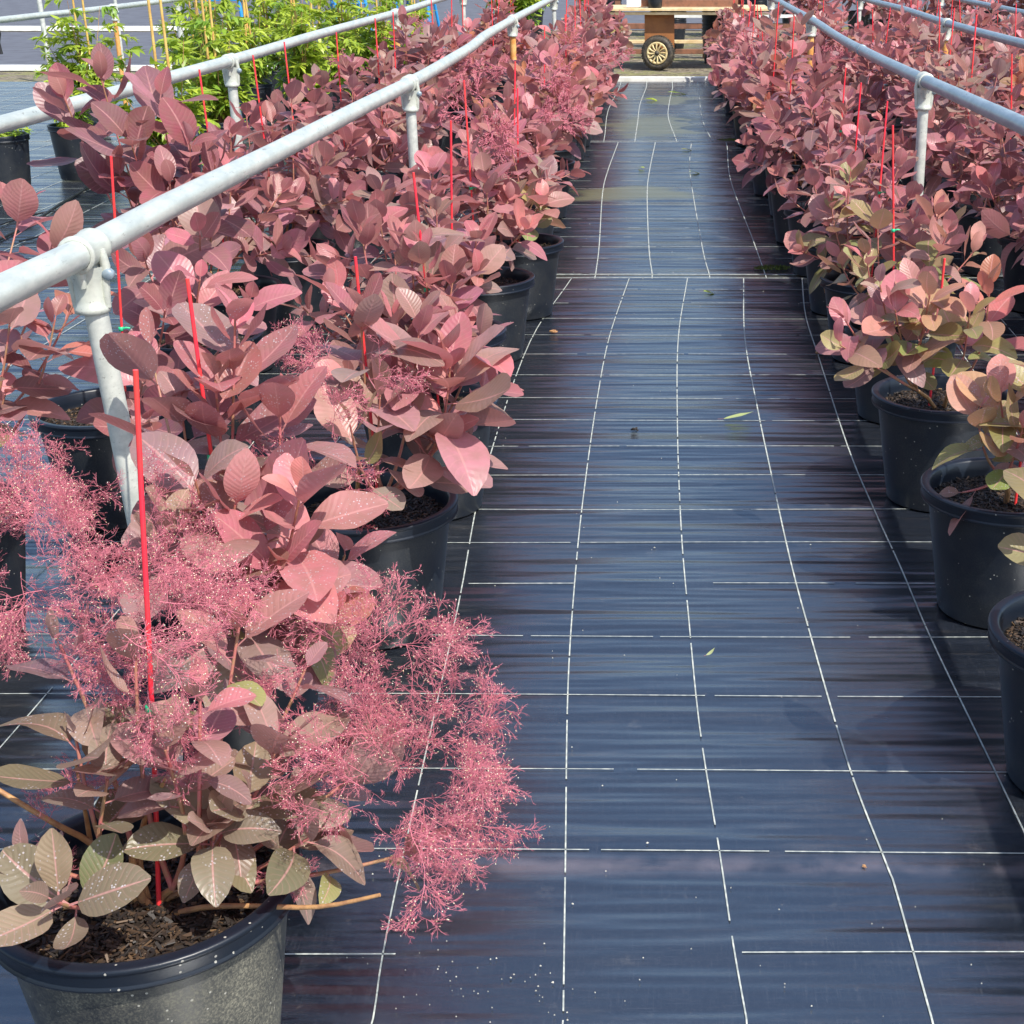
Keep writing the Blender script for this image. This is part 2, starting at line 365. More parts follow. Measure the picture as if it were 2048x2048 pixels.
# ------------------------------------------------------------ leaves (vectorised)
def unit(a): return a/(np.linalg.norm(a, axis=-1, keepdims=True)+1e-12)
def add_leaves(mb, O, D, Nn, L, W, tint, rng, nv=7, nu=5, mi=0, pet=.18, tipy=False):
    """O origin, D direction, Nn approx. upper normal, L length, W half width, per leaf"""
    k = len(O); O, D, Nn = map(np.asarray, (O, D, Nn)); D = unit(D)
    S = unit(np.cross(D, Nn)); Nn = unit(np.cross(S, D))
    v = np.linspace(0, 1, nv); u = np.linspace(-1, 1, nu)
    if tipy: wid = np.sin(PI*v**.8)**1.0
    else: wid = np.clip(np.sin(PI*np.clip(v, 0, 1)**1.02), 0, 1)**.55
    wid[0] = .06; wid[-1] = .10 if not tipy else .03
    fold = rng.uniform(.05, .38, k)[:, None, None]; curl = rng.normal(.10, .34, k)[:, None, None]
    ph = rng.uniform(0, 6.3, k)[:, None, None]; amp = rng.uniform(.02, .12, k)[:, None, None]
    tw = rng.normal(0, .22, k)[:, None, None]; side = rng.normal(0, .10, k)[:, None, None]
    vv = v[None, :, None]; uu = u[None, None, :]; ww = wid[None, :, None]
    Lk = np.asarray(L)[:, None, None]; Wk = np.asarray(W)[:, None, None]
    x = uu*ww*Wk + side*Lk*vv**2
    y = Lk*vv*(1-.12*np.abs(curl)*vv)+0*uu
    z = fold*np.abs(uu)*ww*Wk - curl*Lk*vv**2*.9 + amp*Lk*.28*np.sin(vv*9+ph+uu*1.3)*np.abs(uu)**1.5*ww + tw*x*vv
    pt = (Lk*pet)
    P = O[:, None, None]+D[:, None, None]*(y+pt)[..., None]+S[:, None, None]*x[..., None]+Nn[:, None, None]*z[..., None]
    base = (np.arange(k)*nv*nu)[:, None, None]
    i = np.arange(nv-1)[None, :, None]*nu; j = np.arange(nu-1)[None, None]
    a = base+i+j
    F = np.stack([a, a+1, a+nu+1, a+nu], -1).reshape(-1, 4)
    uv = np.stack(np.broadcast_arrays((uu+1)/2, vv), -1); uv = np.broadcast_to(uv, (k, nv, nu, 2)).reshape(-1, 2)
    T = np.repeat(tint, nv*nu, 0)
    mb.add(P.reshape(-1, 3), F, uv=uv, tint=T, mi=mi)
    # petioles: thin double-sided blades
    if pet > 0:
        w_ = Wk[:, 0, 0][:, None]*.035+.0006
        A = O-S*w_; B = O+S*w_; C = O+D*pt[:, 0, 0][:, None]*1.3+S*w_; E = O+D*pt[:, 0, 0][:, None]*1.3-S*w_
        V = np.stack([A, B, C, E], 1).reshape(-1, 3); F = np.arange(4*k).reshape(k, 4)
        mb.add(V, F, uv=np.tile([[.5, .5]], (4*k, 1)), tint=np.tile((.55, .17, .17), (4*k, 1)), mi=mi)

PINK = np.array((.76, .26, .27)); ROSE = np.array((.60, .19, .21)); MAUVE = np.array((.38, .19, .225)); DUSK = np.array((.22, .09, .11))
OLIVE = np.array((.27, .22, .10)); GREENY = np.array((.30, .36, .10)); GREY = np.array((.34, .24, .205)); ORANGE = np.array((.55, .20, .09))
def leaf_tints(age, rng, pal):
    """age 0 = young tip, 1 = old base"""
    k = len(age); r = rng.random(k)[:, None]; a = age[:, None]
    young, old, third, pthird = pal
    c = young*(1-a)+old*a
    c = np.where(rng.random(k)[:, None] < pthird*(.4+a), c*.3+third*.7, c)
    return np.clip(c*(.78+.45*r), 0, .8)
PAL = {'pink': (PINK, MAUVE, GREY, .38), 'rose': (ROSE, MAUVE, GREY, .28), 'dark': (ROSE*.72, DUSK, MAUVE, .25),
       'mix': (PINK, GREY, GREENY, .35), 'grey': (GREY*1.1+np.array((.05, 0, 0)), GREY, MAUVE, .35), 'orange': (ORANGE, ROSE, OLIVE, .3), 'greenpink': (PINK*1.05, GREENY, GREENY*.8, .6), 'olive': (GREY*1.15, np.array((.17, .185, .09)), GREY, .3)}

def shoot_points(a, b, rise, n=7):
    a, b = np.array(a, float), np.array(b, float); t = np.linspace(0, 1, n)[:, None]
    c = np.array([a[0]*.45+b[0]*.55, a[1]*.45+b[1]*.55, a[2]+(b[2]-a[2])*(.5-rise)])
    return (1-t)**2*a+2*t*(1-t)*c+t**2*b

def build_plant(seed, base, tips, pal, lsize=.105, per=15, nv=7, nu=5, cover=.65, wet=False, twist=0.0, zmin=None):
    """leafy shoots from the base to each tip; returns foliage mesh, stem mesh. tips: (x, y, z[, per, size, pal])"""
    rng = np.random.default_rng(seed); fol, st = MB(), MB()
    O, D, Nn, L, W, AG, TT = [], [], [], [], [], [], []
    nb = max(2, min(5, len(tips)//3)); base = np.array(base, float)
    cen = np.mean([t[:3] for t in tips], axis=0)
    knots = []
    for i in range(nb):
        t = np.array(tips[int(i*len(tips)/nb)][:3]); knots.append(base+(t-base)*np.array([.28, .28, .25])+rng.normal(0, .01, 3))
        st.tube([base-[0, 0, .03], base+(knots[-1]-base)*.5+rng.normal(0, .006, 3), knots[-1]], [.0070, .0062, .005], 6, mi=1)
    for tip in tips:
        tp = np.array(tip[:3], float); n = tip[3] if len(tip) > 3 and tip[3] else per
        ls = tip[4] if len(tip) > 4 and tip[4] else lsize
        pp = PAL[tip[5] if len(tip) > 5 else pal]
        k0 = min(knots, key=lambda q: np.linalg.norm((q-tp)[:2]))
        pts = shoot_points(k0, tp, .12+rng.uniform(-.05, .2), 9)
        pts += np.sin(np.linspace(0, PI, 9))[:, None]*rng.normal(0, .012, 3)
        st.tube(pts, np.linspace(.0048, .0022, 9), 5, mi=0)
        seg = pts[1:]-pts[:-1]; cl = np.concatenate([[0], np.cumsum(np.linalg.norm(seg, axis=1))]); tot = cl[-1]
        f = 1-np.linspace(0, 1, n)**1.15*cover*min(1, .36/max(tot, .05))   # clustered to the tip
        f = np.clip(f, .05, 1); age = np.linspace(0, 1, n)
        az = rng.uniform(0, 6.3)+np.arange(n)*2.399
        for q in range(n):
            sd = f[q]*tot; i = min(np.searchsorted(cl, sd, 'right')-1, 7); p = pts[i]+seg[i]*(sd-cl[i])/(cl[i+1]-cl[i]+1e-9)
            T = unit(seg[i]); T = unit(T+np.array([0, 0, .45]))
            ref = np.array([1., 0, 0]); A = unit(np.cross(T, ref)); B = np.cross(T, A)
            R = A*math.cos(az[q])+B*math.sin(az[q])
            th = math.radians(18+age[q]**.7*66)+rng.normal(0, .13)
            d = T*math.cos(th)+R*math.sin(th); d[2] -= .05+.18*age[q]*rng.random()
            if zmin is not None and p[2] < zmin and d[2] < 0: d[2] = .1
            O.append(p); D.append(d); Nn.append(T*math.sin(th)-R*math.cos(th)+rng.normal(0, .12, 3))
            l = ls*(.55+.62*min(1, age[q]*2.6)**.8*(1-.22*age[q]))*rng.uniform(.66, 1.24)
            L.append(l); W.append(l*rng.uniform(.28, .39)); AG.append(age[q]); TT.append(pp)
    AG = np.array(AG); tint = np.zeros((len(AG), 3))
    for key in {id(x): x for x in TT}.values():
        idx = np.array([x is key for x in TT]); tint[idx] = leaf_tints(AG[idx]**.8, rng, key)
    tint = np.clip(tint*(rng.normal(1, .10, (len(tint), 1)))*np.exp(rng.normal(0, .06, (len(tint), 3))), 0, .82)
    add_leaves(fol, O, D, Nn, L, W, tint, rng, nv, nu)
    return fol.mesh('foliage', M_WET if wet else M_LEAF), st.mesh('stem', [M_STEM, M_WOOD])

# ------------------------------------------------------------ smoke plumes: airy, much-branched pink panicles
def plume_mesh(seed, size=.20, n1=12, n2=7, n3=4, rad=.00040, seeds=True):
    rng = np.random.default_rng(seed); mb = MB(); A, B, R0, R1 = [], [], [], []; S, SS = [], []
    def seg(a, b, r0, r1): A.append(a); B.append(b); R0.append(r0); R1.append(r1)
    def rdir(d, ang):
        q = unit(np.cross(d, rng.normal(0, 1, 3))); return unit(d*math.cos(ang)+q*math.sin(ang))
    ax = [np.zeros(3)]; d = np.array([0, 0, 1.])
    for i in range(6):
        d = unit(d+rng.normal(0, .16, 3)); ax.append(ax[-1]+d*size/6)
    for i in range(6): seg(ax[i], ax[i+1], rad*2.6*(1-i*.1), rad*2.4*(1-i*.1))
    for i in range(n1):
        f = (i+1)/n1; j = min(int(f*6*.999), 5); p = ax[j]+(ax[j+1]-ax[j])*(f*6-j)
        d1 = rdir(unit(ax[j+1]-ax[j]), rng.uniform(.6, 1.25)); l1 = size*rng.uniform(.38, .62)*(1.15-.5*f)
        pp = p
        for s_ in range(3):
            d1 = unit(d1+rng.normal(0, .14, 3)); q = pp+d1*l1/3; seg(pp, q, rad*1.7, rad*1.4)
            for w_ in range(max(2, n2//3+ (1 if rng.random() < .6 else 0))):
                o = pp+(q-pp)*rng.random(); d2 = rdir(d1, rng.uniform(.5, 1.2)); l2 = l1*rng.uniform(.28, .5)
                m_ = o+d2*l2*.55; d2b = unit(d2+rng.normal(0, .25, 3)); e = m_+d2b*l2*.45
                seg(o, m_, rad*1.25, rad*1.1); seg(m_, e, rad*1.1, rad)
                for h in range(n3):
                    o3 = o+(e-o)*rng.uniform(.35, 1); d3 = rdir(d2b, rng.uniform(.25, .9)); l3 = rng.uniform(.008, .024)
                    e3 = o3+d3*l3; seg(o3, e3, rad*1.25, rad*.7)
                    if rng.random() < .22: S.append(e3); SS.append(rng.uniform(.0011, .0019))
                    for c in range(2):
                        d4 = rdir(d3, rng.uniform(.3, .7)); o4 = o3+d3*l3*rng.uniform(.4, .9); seg(o4, o4+d4*rng.uniform(.004, .011), rad*1.0, rad*.6)
            pp = q
    A, B = np.array(A), np.array(B); R0, R1 = np.array(R0)[:, None], np.array(R1)[:, None]; n = len(A)
    T = unit(B-A); U = unit(np.cross(T, np.array([.31, .57, .76]))); Wv = np.cross(T, U)
    V = []
    for P, R in ((A, R0), (B, R1)):
        for k in range(3):
            a = k*2*PI/3; V.append(P+R*(U*math.cos(a)+Wv*math.sin(a)))
    V = np.stack(V, 1).reshape(-1, 3); b = np.arange(n)[:, None]*6
    F = np.concatenate([b+np.array([[0, 1, 4, 3]]), b+np.array([[1, 2, 5, 4]]), b+np.array([[2, 0, 3, 5]])])
    mb.add(V, F)
    if S:
        S, r = np.array(S), np.array(SS)[:, None, None]; oc = np.array([[1, 0, 0], [-1, 0, 0], [0, 1, 0], [0, -1, 0], [0, 0, 1], [0, 0, -1]])
        V = (S[:, None]+r*oc[None]).reshape(-1, 3); b = np.arange(len(S))[:, None]*6
        F = np.concatenate([b+np.array([f]) for f in ([0, 2, 4], [2, 1, 4], [1, 3, 4], [3, 0, 4], [2, 0, 5], [1, 2, 5], [3, 1, 5], [0, 3, 5])])
        mb.add(V, F, mi=1)
    return mb.mesh('flower_plume', [M_PLUME, M_SEED])
PLUMES = [plume_mesh(900+i) for i in range(4)]
PLUMES_FAR = [plume_mesh(950+i, .2, 11, 5, 3, .0012) for i in range(2)]
def plume(parent, p, direction, size=1.0, far=False, rng=random):
    me = (PLUMES_FAR if far else PLUMES)[rng.randrange(2 if far else 4)]
    q = Vector(direction).to_track_quat('Z', 'Y') @ Matrix.Rotation(rng.uniform(0, 6.28), 3, 'Z').to_quaternion()
    return link('flower_plume', me, parent, loc=p, rot=q.to_euler(), sc=size)

# ------------------------------------------------------------ pots and soil
def pot_mesh(name, H=.335, Rt=.192, Rb=.150, sides=64, m=M_POT, lip=.021):
    mb = MB(); rim_h = .036
    slope = (Rt-Rb)/(H-rim_h)
    prof = [(0.0, .012), (Rb-.022, .012), (Rb-.018, .0), (Rb-.003, .0), (Rb, .004), (Rb+.002, .028), (Rb+.0045, .031)]
    for t in (.2, .4, .6, .8, .97): prof.append((Rb+.0045+(Rt-Rb-.0045)*t, .031+(H-rim_h-.031)*t))
    prof += [(Rt-.0005, H-rim_h-.002), (Rt, H-rim_h), (Rt+.001, H-rim_h), (Rt+lip-.0045, H-rim_h), (Rt+lip-.003, H-rim_h+.0008), (Rt+lip-.002, H-rim_h+.003), (Rt+lip-.0015, H-rim_h+.005),
             (Rt+lip-.0045, H-rim_h+.007), (Rt+lip-.0045, H-rim_h+.009), (Rt+lip-.0035, H-.012), (Rt+lip-.003, H-.010), (Rt+lip, H-.007), (Rt+lip, H-.003),
             (Rt+lip-.002, H-.0008), (Rt+lip-.005, H), (Rt+.004, H-.0003), (Rt, H-.002), (Rt-.003, H-.006), (Rt-.006, H-.03), (Rt-.016, H*.7), (Rb-.004, H*.4)]
    mb.lathe(prof, sides)
    return mb.mesh(name, m)
POT = pot_mesh('pot'); POT_LOW = pot_mesh('pot', sides=36); POT_DUST = pot_mesh('pot', m=M_POTD)
GPOT = pot_mesh('pot', H=.33, Rt=.165, Rb=.135, sides=32, lip=.012)
def soil_mesh(seed, R=.186, z=.285, chips=520, big=1.0):
    rng = np.random.default_rng(seed); mb = MB()
    nr, ns = 9, 36; V = [[0, 0, z]]
    for i in range(1, nr+1):
        for j in range(ns):
            a = j*2*PI/ns; r = R*i/nr; V.append([r*math.cos(a), r*math.sin(a), z+rng.normal(0, .0035)])
    F3 = [[0, 1+j, 1+(j+1) % ns] for j in range(ns)]; F4 = []
    for i in range(nr-1):
        for j in range(ns): a = 1+i*ns; F4.append([a+j, a+ns+j, a+ns+(j+1) % ns, a+(j+1) % ns])
    mb.add(V, F4); mb.add(V[:ns+1], F3)
    n = chips; r = R*np.sqrt(rng.random(n))*.97; a = rng.uniform(0, 6.3, n)
    C = np.stack([r*np.cos(a), r*np.sin(a), z+rng.uniform(.001, .008, n)], 1)
    D = unit(np.stack([rng.normal(0, 1, n), rng.normal(0, 1, n), rng.normal(0, .35, n)], 1))
    U = unit(np.cross(D, rng.normal(0, .4, (n, 3))+[0, 0, 1])); Q = np.cross(D, U)
    l = rng.uniform(.003, .011, n)[:, None]*big; w_ = rng.uniform(.0012, .0034, n)[:, None]*big; h = w_*.35
    V = np.stack([C+D*l*i+U*w_*j*(.6 if i > 0 else 1)+Q*h*k for k in (-1, 1) for j in (-1, 1) for i in (-1, 1)], 1).reshape(-1, 3)
    b = np.arange(n)[:, None]*8
    F = np.concatenate([b+np.array([f]) for f in ([0, 2, 3, 1], [4, 5, 7, 6], [0, 1, 5, 4], [2, 6, 7, 3], [0, 4, 6, 2], [1, 3, 7, 5])])
    pal = np.array([(.018, .013, .010), (.035, .022, .014), (.07, .042, .024), (.10, .058, .028), (.19, .115, .055)])
    tint = np.repeat(pal[rng.choice(5, n, p=[.46, .30, .15, .065, .025])], 8, 0)
    mb.add(V, F, tint=tint, mi=1, smooth=False)
    return mb.mesh('soil', [M_SOIL, M_CHIP])
SOILS = [soil_mesh(70, chips=2600), soil_mesh(71, chips=2200)]; SOIL_LOW = soil_mesh(72, chips=260, big=1.5); GSOIL = soil_mesh(73, R=.16, chips=120, big=1.5)

def stake_obj(parent, base, top, tie_z=None, near=True, rad=.0037):
    base, top = Vector(base), Vector(top); mb = MB(); n = 5
    pts = [base.lerp(top, i/n)+Vector((math.sin(i*.9)*.002, 0, 0)) for i in range(n+1)]
    mb.tube(pts, rad, 8 if near else 6)
    s_ = mb.obj('stake', M_STAKE, parent)
    if tie_z is not None:
        for tz in (tie_z if isinstance(tie_z, (list, tuple)) else [tie_z]):
            t = (tz-base.z)/(top.z-base.z); c = base.lerp(top, t); tb = MB()
            tb.lathe([(rad+.001, -.006), (rad+.0035, -.005), (rad+.0035, .005), (rad+.001, .006)], 12, c=tuple(c))
            tb.tube([c+Vector((rad, 0, 0)), c+Vector((rad+.012, -.004, .004)), c+Vector((rad+.02, .002, .001))], .0028, 6)
            link('tie', tb.mesh('tie', M_TIE), s_)
    return s_

# ============================================================ SETTING
def structure(o): o['kind'] = 'structure'; return o
def grid_sheet(name, x0, x1, y0, y1, z, m, n=2):
    mb = MB(); mb.add([[x0, y0, z], [x1, y0, z], [x1, y1, z], [x0, y1, z]], [[0, 1, 2, 3]], smooth=False)
    return structure(mb.obj(name, m))
grid_sheet('ground', -250, 250, -60, 420, -.03, M_GRAVEL)

def thread(mb, pts, z, w0=.0022, wk=.00028):
    P = [Vector((p[0], p[1], z)) for p in pts]
    for a, b in zip(P[:-1], P[1:]):
        d = (b-a); L_ = d.length
        if L_ < 1e-4: continue
        d /= L_; s_ = Vector((-d.y, d.x, 0)); wa = (w0+wk*max(a.y, 0))/2; wb = (w0+wk*max(b.y, 0))/2
        mb.add([a-s_*wa, b-s_*wb, b+s_*wb, a+s_*wa], [[0, 1, 2, 3]], mi=1, smooth=False)
def smooth_line(pts, n=5):
    P = [Vector((p[0], p[1])) for p in pts]; P = [P[0]*2-P[1]]+P+[P[-1]*2-P[-2]]; out = []
    for i in range(1, len(P)-2):
        for k in range(n):
            t = k/n; a, b, c, d = P[i-1:i+3]
            out.append(.5*((2*b)+(c-a)*t+(2*a-5*b+4*c-d)*t*t+(-a+3*b-3*c+d)*t**3))
    out.append(P[-2]); return out
def dispg(x, y): p = at(x*1.06, y*1.06); return (p.x, p.y)
def c6(x, y): p = at(1000+x/2.972, 200+y/2.972); return (p.x, p.y)
def c1(x, y): p = at(1100+x/4.83, y/4.83); return (p.x, p.y)
rnd = random.Random(5)
def dashed(mb, pts, z, on, off, gap_p, **k):
    """break a polyline into dashes"""
    cur = []; st_on = True; left = rnd.uniform(*on)
    for a, b in zip(pts[:-1], pts[1:]):
        a, b = Vector(a[:2]), Vector(b[:2]); L_ = (b-a).length; t = 0
        while t < L_-1e-6:
            s_ = min(left, L_-t); p = a.lerp(b, t/L_); q = a.lerp(b, (t+s_)/L_)
            if st_on: thread(mb, [p, q], z, **k)
            t += s_; left -= s_
            if left <= 1e-6:
                st_on = not st_on; left = rnd.uniform(*(on if st_on else off))
                if not st_on and rnd.random() > gap_p: st_on = True; left = rnd.uniform(*on)
SEAMS = [-.6, 1.62, 7.44, 12.90, 18.75]
T_LINES = [[1917, 1712, 1550, 1399, 1280, 1175, 1092, 1025, 957, 899, 846, 802, 755, 714, 675, 642.5, 610.5, 583.6],
           [551, 519.6, 496, 476.6, 458, 440.6, 412, 380, 364, 338.6, 325, 314, 302.6],
           [284, 263, 247, 231, 219, 208, 198, 189, 181, 174]]
L_LINES = [
 [[(705,1932),(745,1700),(865,1150),(915,900),(1000,650),(1078,530)],
  [(1063,1932),(1067,1640),(1072,1300),(1085,1100),(1100,950),(1125,770),(1150,640),(1187,530)],
  [(1408,1932),(1383,1790),(1358,1620),(1320,1380),(1300,1180),(1285,1000),(1278,800),(1280,640),(1297,530)],
  [(1757,1932),(1690,1690),(1672,1640),(1600,1450),(1530,1210),(1490,1060),(1455,900),(1428,770),(1405,640),(1403,530)],
  [(1932,1580),(1870,1450),(1755,1210),(1700,1080),(1650,970),(1600,850),(1545,680),(1520,600),(1513,530)]],
 [[(570,1035),(590,870),(610,560),(640,430),(700,265)], [(905,1045),(885,880),(875,560),(890,420),(922,265)],
  [(1245,1050),(1200,870),(1130,450),(1130,330),(1138,262)], [(1580,1055),(1500,830),(1370,480),(1350,280)]],
 [[(820,1370),(850,1160),(870,1010),(930,850)], [(1225,1370),(1145,1150),(1150,1010),(1185,850)], [(1580,1390),(1470,1150),(1435,850)]]]
conv = [dispg, c6, c1]
for k in range(4):
    y0, y1 = SEAMS[k], SEAMS[k+1]; z = .004*(3-k)+.001
    mb = MB(); yb = y1+(.012 if k < 3 else 0)
    # the cloth: a gently uneven sheet
    nx, ny = 60, 24; xs = np.linspace(-8.5, 8.5, nx); ys = np.linspace(y0, yb, ny)
    X, Y = np.meshgrid(xs, ys); V = np.stack([X, Y, np.full_like(X, z)], -1).reshape(-1, 3)
    i = np.arange(ny-1)[:, None]*nx; j = np.arange(nx-1)[None]; F = np.stack([i+j, i+j+1, i+nx+j+1, i+nx+j], -1).reshape(-1, 4)
    mb.add(V, F)
    zt = z+.0025
    if k > 0:
        rr = random.Random(40+k); xl = []
        for ln in L_LINES[k-1]:
            pts = smooth_line([conv[k-1](*p) for p in ln], 6)
            pts[-1] = Vector((pts[-1].x, min(pts[-1].y, y1)))
            # run the ends out to the seams
            a, b = (pts[0], pts[-1]) if pts[0].y < pts[-1].y else (pts[-1], pts[0])
            if pts[0].y > pts[-1].y: pts.reverse()
            if pts[0].y-y0 < 1.2: pts.insert(0, Vector((pts[0].x, y0)))
            else: pts.insert(0, Vector((pts[0].x+.05, y0)))
            pts.append(Vector((pts[-1].x, y1)))
            idx = L_LINES[k-1].index(ln)
            if k == 1 and idx in (0, 1, 2): dashed(mb, pts, zt, (.03, .30), (.008, .05), .8, w0=.0022)
            else: dashed(mb, pts, zt, (.1, 1.0), (.004, .02), .8, w0=.0028)
            xl.append(np.mean([p.x for p in pts]))
        lo, hi = min(xl), max(xl)
        for q in range(1, 26):
            for xx in (lo-.3*q, hi+.3*q):
                if abs(xx) > 8: continue
                o = rr.uniform(0, 6); pts = [(xx+.025*math.sin(o+t*1.1), t) for t in np.linspace(y0, y1, 10)]
                dashed(mb, pts, zt, (.1, 1.2), (.01, .05), .6)
        for yp in T_LINES[k-1]:
            y = at(1325, yp).y
            o = rr.uniform(0, 6); pts = [(x, y+.006*math.sin(o+x*2.1)-.004*x) for x in np.linspace(-8, 8, 60)]
            weak = rr.random() < .3; ln = [p for p in pts]
            left = [p for p in ln if p[0] <= .05]; mid_ = [p for p in ln if 0 <= p[0] <= .45]; right = [p for p in ln if p[0] >= .30]
            if weak: dashed(mb, left, zt, (.03, .35), (.04, .45), .95, w0=.0030); dashed(mb, [p for p in ln if p[0] >= -.1], zt, (.1, .7), (.02, .1), .8)
            else: dashed(mb, ln, zt, (.15, .9), (.008, .05), .7)
        # doubled selvedge threads along the seam
        for off in (.03, ) + ((.11,) if k > 1 else ()):
            thread(mb, [(x, y0+off+.005*math.sin(x*3+k)) for x in np.linspace(-8, 8, 50)], zt, w0=.006, wk=.0005)
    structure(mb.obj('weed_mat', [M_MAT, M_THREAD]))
grid_sheet('grey_bed', -14, -2.6, 20.9, 29.6, -.02, M_GREYBED)
grid_sheet('grey_bed', -30, 30, 30.2, 55, -.02, M_GREYBED)
def white_board(x0, x1, y, w_, h, label, name='edging_board'):
    mb = MB(); n = max(1, round((x1-x0)/3.0)); 
    for i in range(n):
        a, b = x0+(x1-x0)*i/n, x0+(x1-x0)*(i+1)/n
        mb.box(((a+b)/2, y+math.sin(i*2.1)*.02, h/2-.02), (b-a-.03, w_, h), rz=math.sin(i*3.3)*.004, bev=.006)
    o = mb.obj(name, M_WHITE); tag(o, label, 'board'); return o
white_board(-.72, .58, 18.86, .08, .07, 'white painted edging board closing the far end of the path below the cart wheel')
white_board(-13.5, -4.3, 20.6, .09, .075, 'lower of two long white boards edging the grey bed at the upper left')
white_board(-16, -5.0, 29.9, .14, .09, 'upper and farther of two long white boards behind the grey bed at the upper left')

# ============================================================ PIPE RAILINGS
def rail_pts(X, pix):
    out = []
    for x, y in pix:
        d = FOC*abs(X)/abs(x-CX); c = (y-YH)*d*CA/FOC; out.append(Vector((X, (d-c*SA)/CA, CAMH-c)))
    return out
def interp_h(pts, y):
    P = sorted(pts, key=lambda p: p.y)
    if y <= P[0].y: return P[0].z
    for a, b in zip(P[:-1], P[1:]):
        if a.y <= y <= b.y: return a.z+(b.z-a.z)*(y-a.y)/(b.y-a.y)
    return P[-1].z
def clamp_part(parent, p, tilt_dir, R, post_r):
    """cast saddle clamp: sleeve round the rail, collar on the post, bolt ears"""
    mb = MB(); l = .052
    mb.lathe([(R+.0005, -l), (R+.0075, -l), (R+.009, -l+.006), (R+.006, -l+.014), (R+.006, l-.014), (R+.009, l-.006), (R+.0075, l), (R+.0005, l)], 24, axis='Y')
    c = post_r
    mb.lathe([(c+.014, -.030), (c+.012, -.045), (c+.007, -.065), (c+.006, -.10), (c+.008, -.112), (c+.012, -.118), (c+.012, -.128), (c+.001, -.130)], 24)
    for sx in (1, -1):                                    # ribs flowing from sleeve to collar
        mb.tube([(sx*(R+.004), 0, .004), (sx*(R+.008), 0, -.03), (sx*(c+.010), 0, -.065), (sx*(c+.008), 0, -.118)], [.009, .011, .010, .008], 8)
    for sy in (1, -1):
        mb.tube([(0, sy*.04, -R*.6), (0, sy*(c+.014), -.045), (0, sy*(c+.010), -.07)], [.010, .011, .008], 8)
    o = mb.obj('clamp', M_CLAMP, parent, loc=p)
    bb = MB()
    bb.lathe([(.0004, -.008), (.011, -.008), (.013, -.004), (.013, .006), (.008, .010), (.0004, .012)], 12, c=(0, 0, 0), axis='Y', mi=0)
    b = bb.obj('bolt', M_PIPE_B, o, loc=(c+.020, -.004, -.048))
    return o
def railing(X, pix, posts, R, label, m=M_PIPE, mats=None, ext=None, lean=None, joints=()):
    pts = rail_pts(X, pix) if pix and not isinstance(pix[0], Vector) else pix
    pts = sorted(pts, key=lambda p: p.y)
    if ext: pts = [Vector((X, ext[0], pts[0].z))]+pts+[Vector((X, ext[1], pts[-1].z))]
    root = empty('pipe_railing', (X, posts[0], 0), label=label, cat='railing', group='pipe railings between the plant rows')
    org = root.location
    P = [p-org for p in pts]
    sm = []; 
    Y = np.array([p.y for p in P]); Z = np.array([p.z for p in P])
    for y in np.linspace(Y[0], Y[-1], 60):
        w_ = np.exp(-((Y-y)/1.2)**2)+1e-9; zz = np.interp(y, Y, Z)*.5+float((w_*Z).sum()/w_.sum())*.5
        sm.append((0, y, zz))
    mb = MB(); mb.tube(sm, R, 20); mb.obj('rail', m, root)
    for jy in joints:
        jb = MB(); z = interp_h([Vector(q) for q in sm], jy-org.y)
        jb.lathe([(R, -.05), (R+.004, -.05), (R+.005, 0), (R+.004, .05), (R, .05)], 20, c=(0, jy-org.y, z), axis='Y'); jb.obj('joint_sleeve', m, root)
    for i, y in enumerate(posts):
        z = interp_h([Vector(q) for q in sm], y-org.y); pr = .0245 if R > .028 else R*.85
        ln = (lean or {}).get(i, (0, 0)); mt = (mats or {}).get(i, M_POST)
        b = MB(); b.tube([(ln[0], y-org.y+ln[1], -.1), (ln[0]*.5, y-org.y+ln[1]*.5, z*.5), (0, y-org.y, z-.02)], pr, 18)
        b.obj('post', mt, root)
        clamp_part(root, (0, y-org.y, z), None, R, pr)
    return root
railing(-1.2, [(0, 581), (131, 524), (224, 474), (318, 421), (530, 318), (689, 233), (848, 152), (1024, 40)], [3.05, 7.25, 12.4, 17.2], .031,
        'thick pale galvanised pipe railing crossing the left half in front of the dark tall bush', ext=(1.2, 18.5), mats={2: M_RUST}, lean={0: (.06, 0)})
railing(1.2, [(1551, 0), (1613.5, 34), (1698.6, 88), (1764, 122), (1835, 155), (1954, 210), (2048, 250)], [2.4, 7.0, 12.5, 17.2], .029,
        'blue-grey curving pipe railing just right of the path over the red bushes', m=M_PIPE_B, ext=(1.4, 18.5), mats={2: M_RUST}, joints=(9.3,))
railing(-2.25, [(0, 249), (220, 190), (400, 139), (461, 122), (633, 70), (804, 23), (886, -3)], [3.6, 8.0, 13.1, 17.6], .029,
        'middle pale pipe railing on the left, between the red bushes and the green leafy plants', ext=(2.6, 18.5), mats={2: M_RUST})
railing(2.2, [(1735, 0), (1812, 20), (1874.5, 41), (1954, 64), (2048, 88)], [6.8, 12.0, 17.4], .028,
        'right-hand grey pipe railing in the upper right corner held by a rusty post', m=M_PIPE_B, ext=(5.5, 18.5), mats={1: M_RUST})
railing(-5.5, [Vector((-5.5, 9, .99)), Vector((-5.5, 12.2, 1.0)), Vector((-5.5, 16, .99)), Vector((-5.5, 22, 1.0))], [10.4, 15.6, 20.5], .027,
        'far pipe railing in the upper left corner among bamboo canes with black tape on it', mats={0: M_RUST, 1: M_RUST, 2: M_RUST})
railing(3.3, [Vector((3.3, 13, 1.0)), Vector((3.3, 22, 1.02))], [13.3, 18.5, 21.8], .026,
        'outermost right pipe railing, only its thin far posts seen between bushes at the top edge', m=M_PIPE_B)
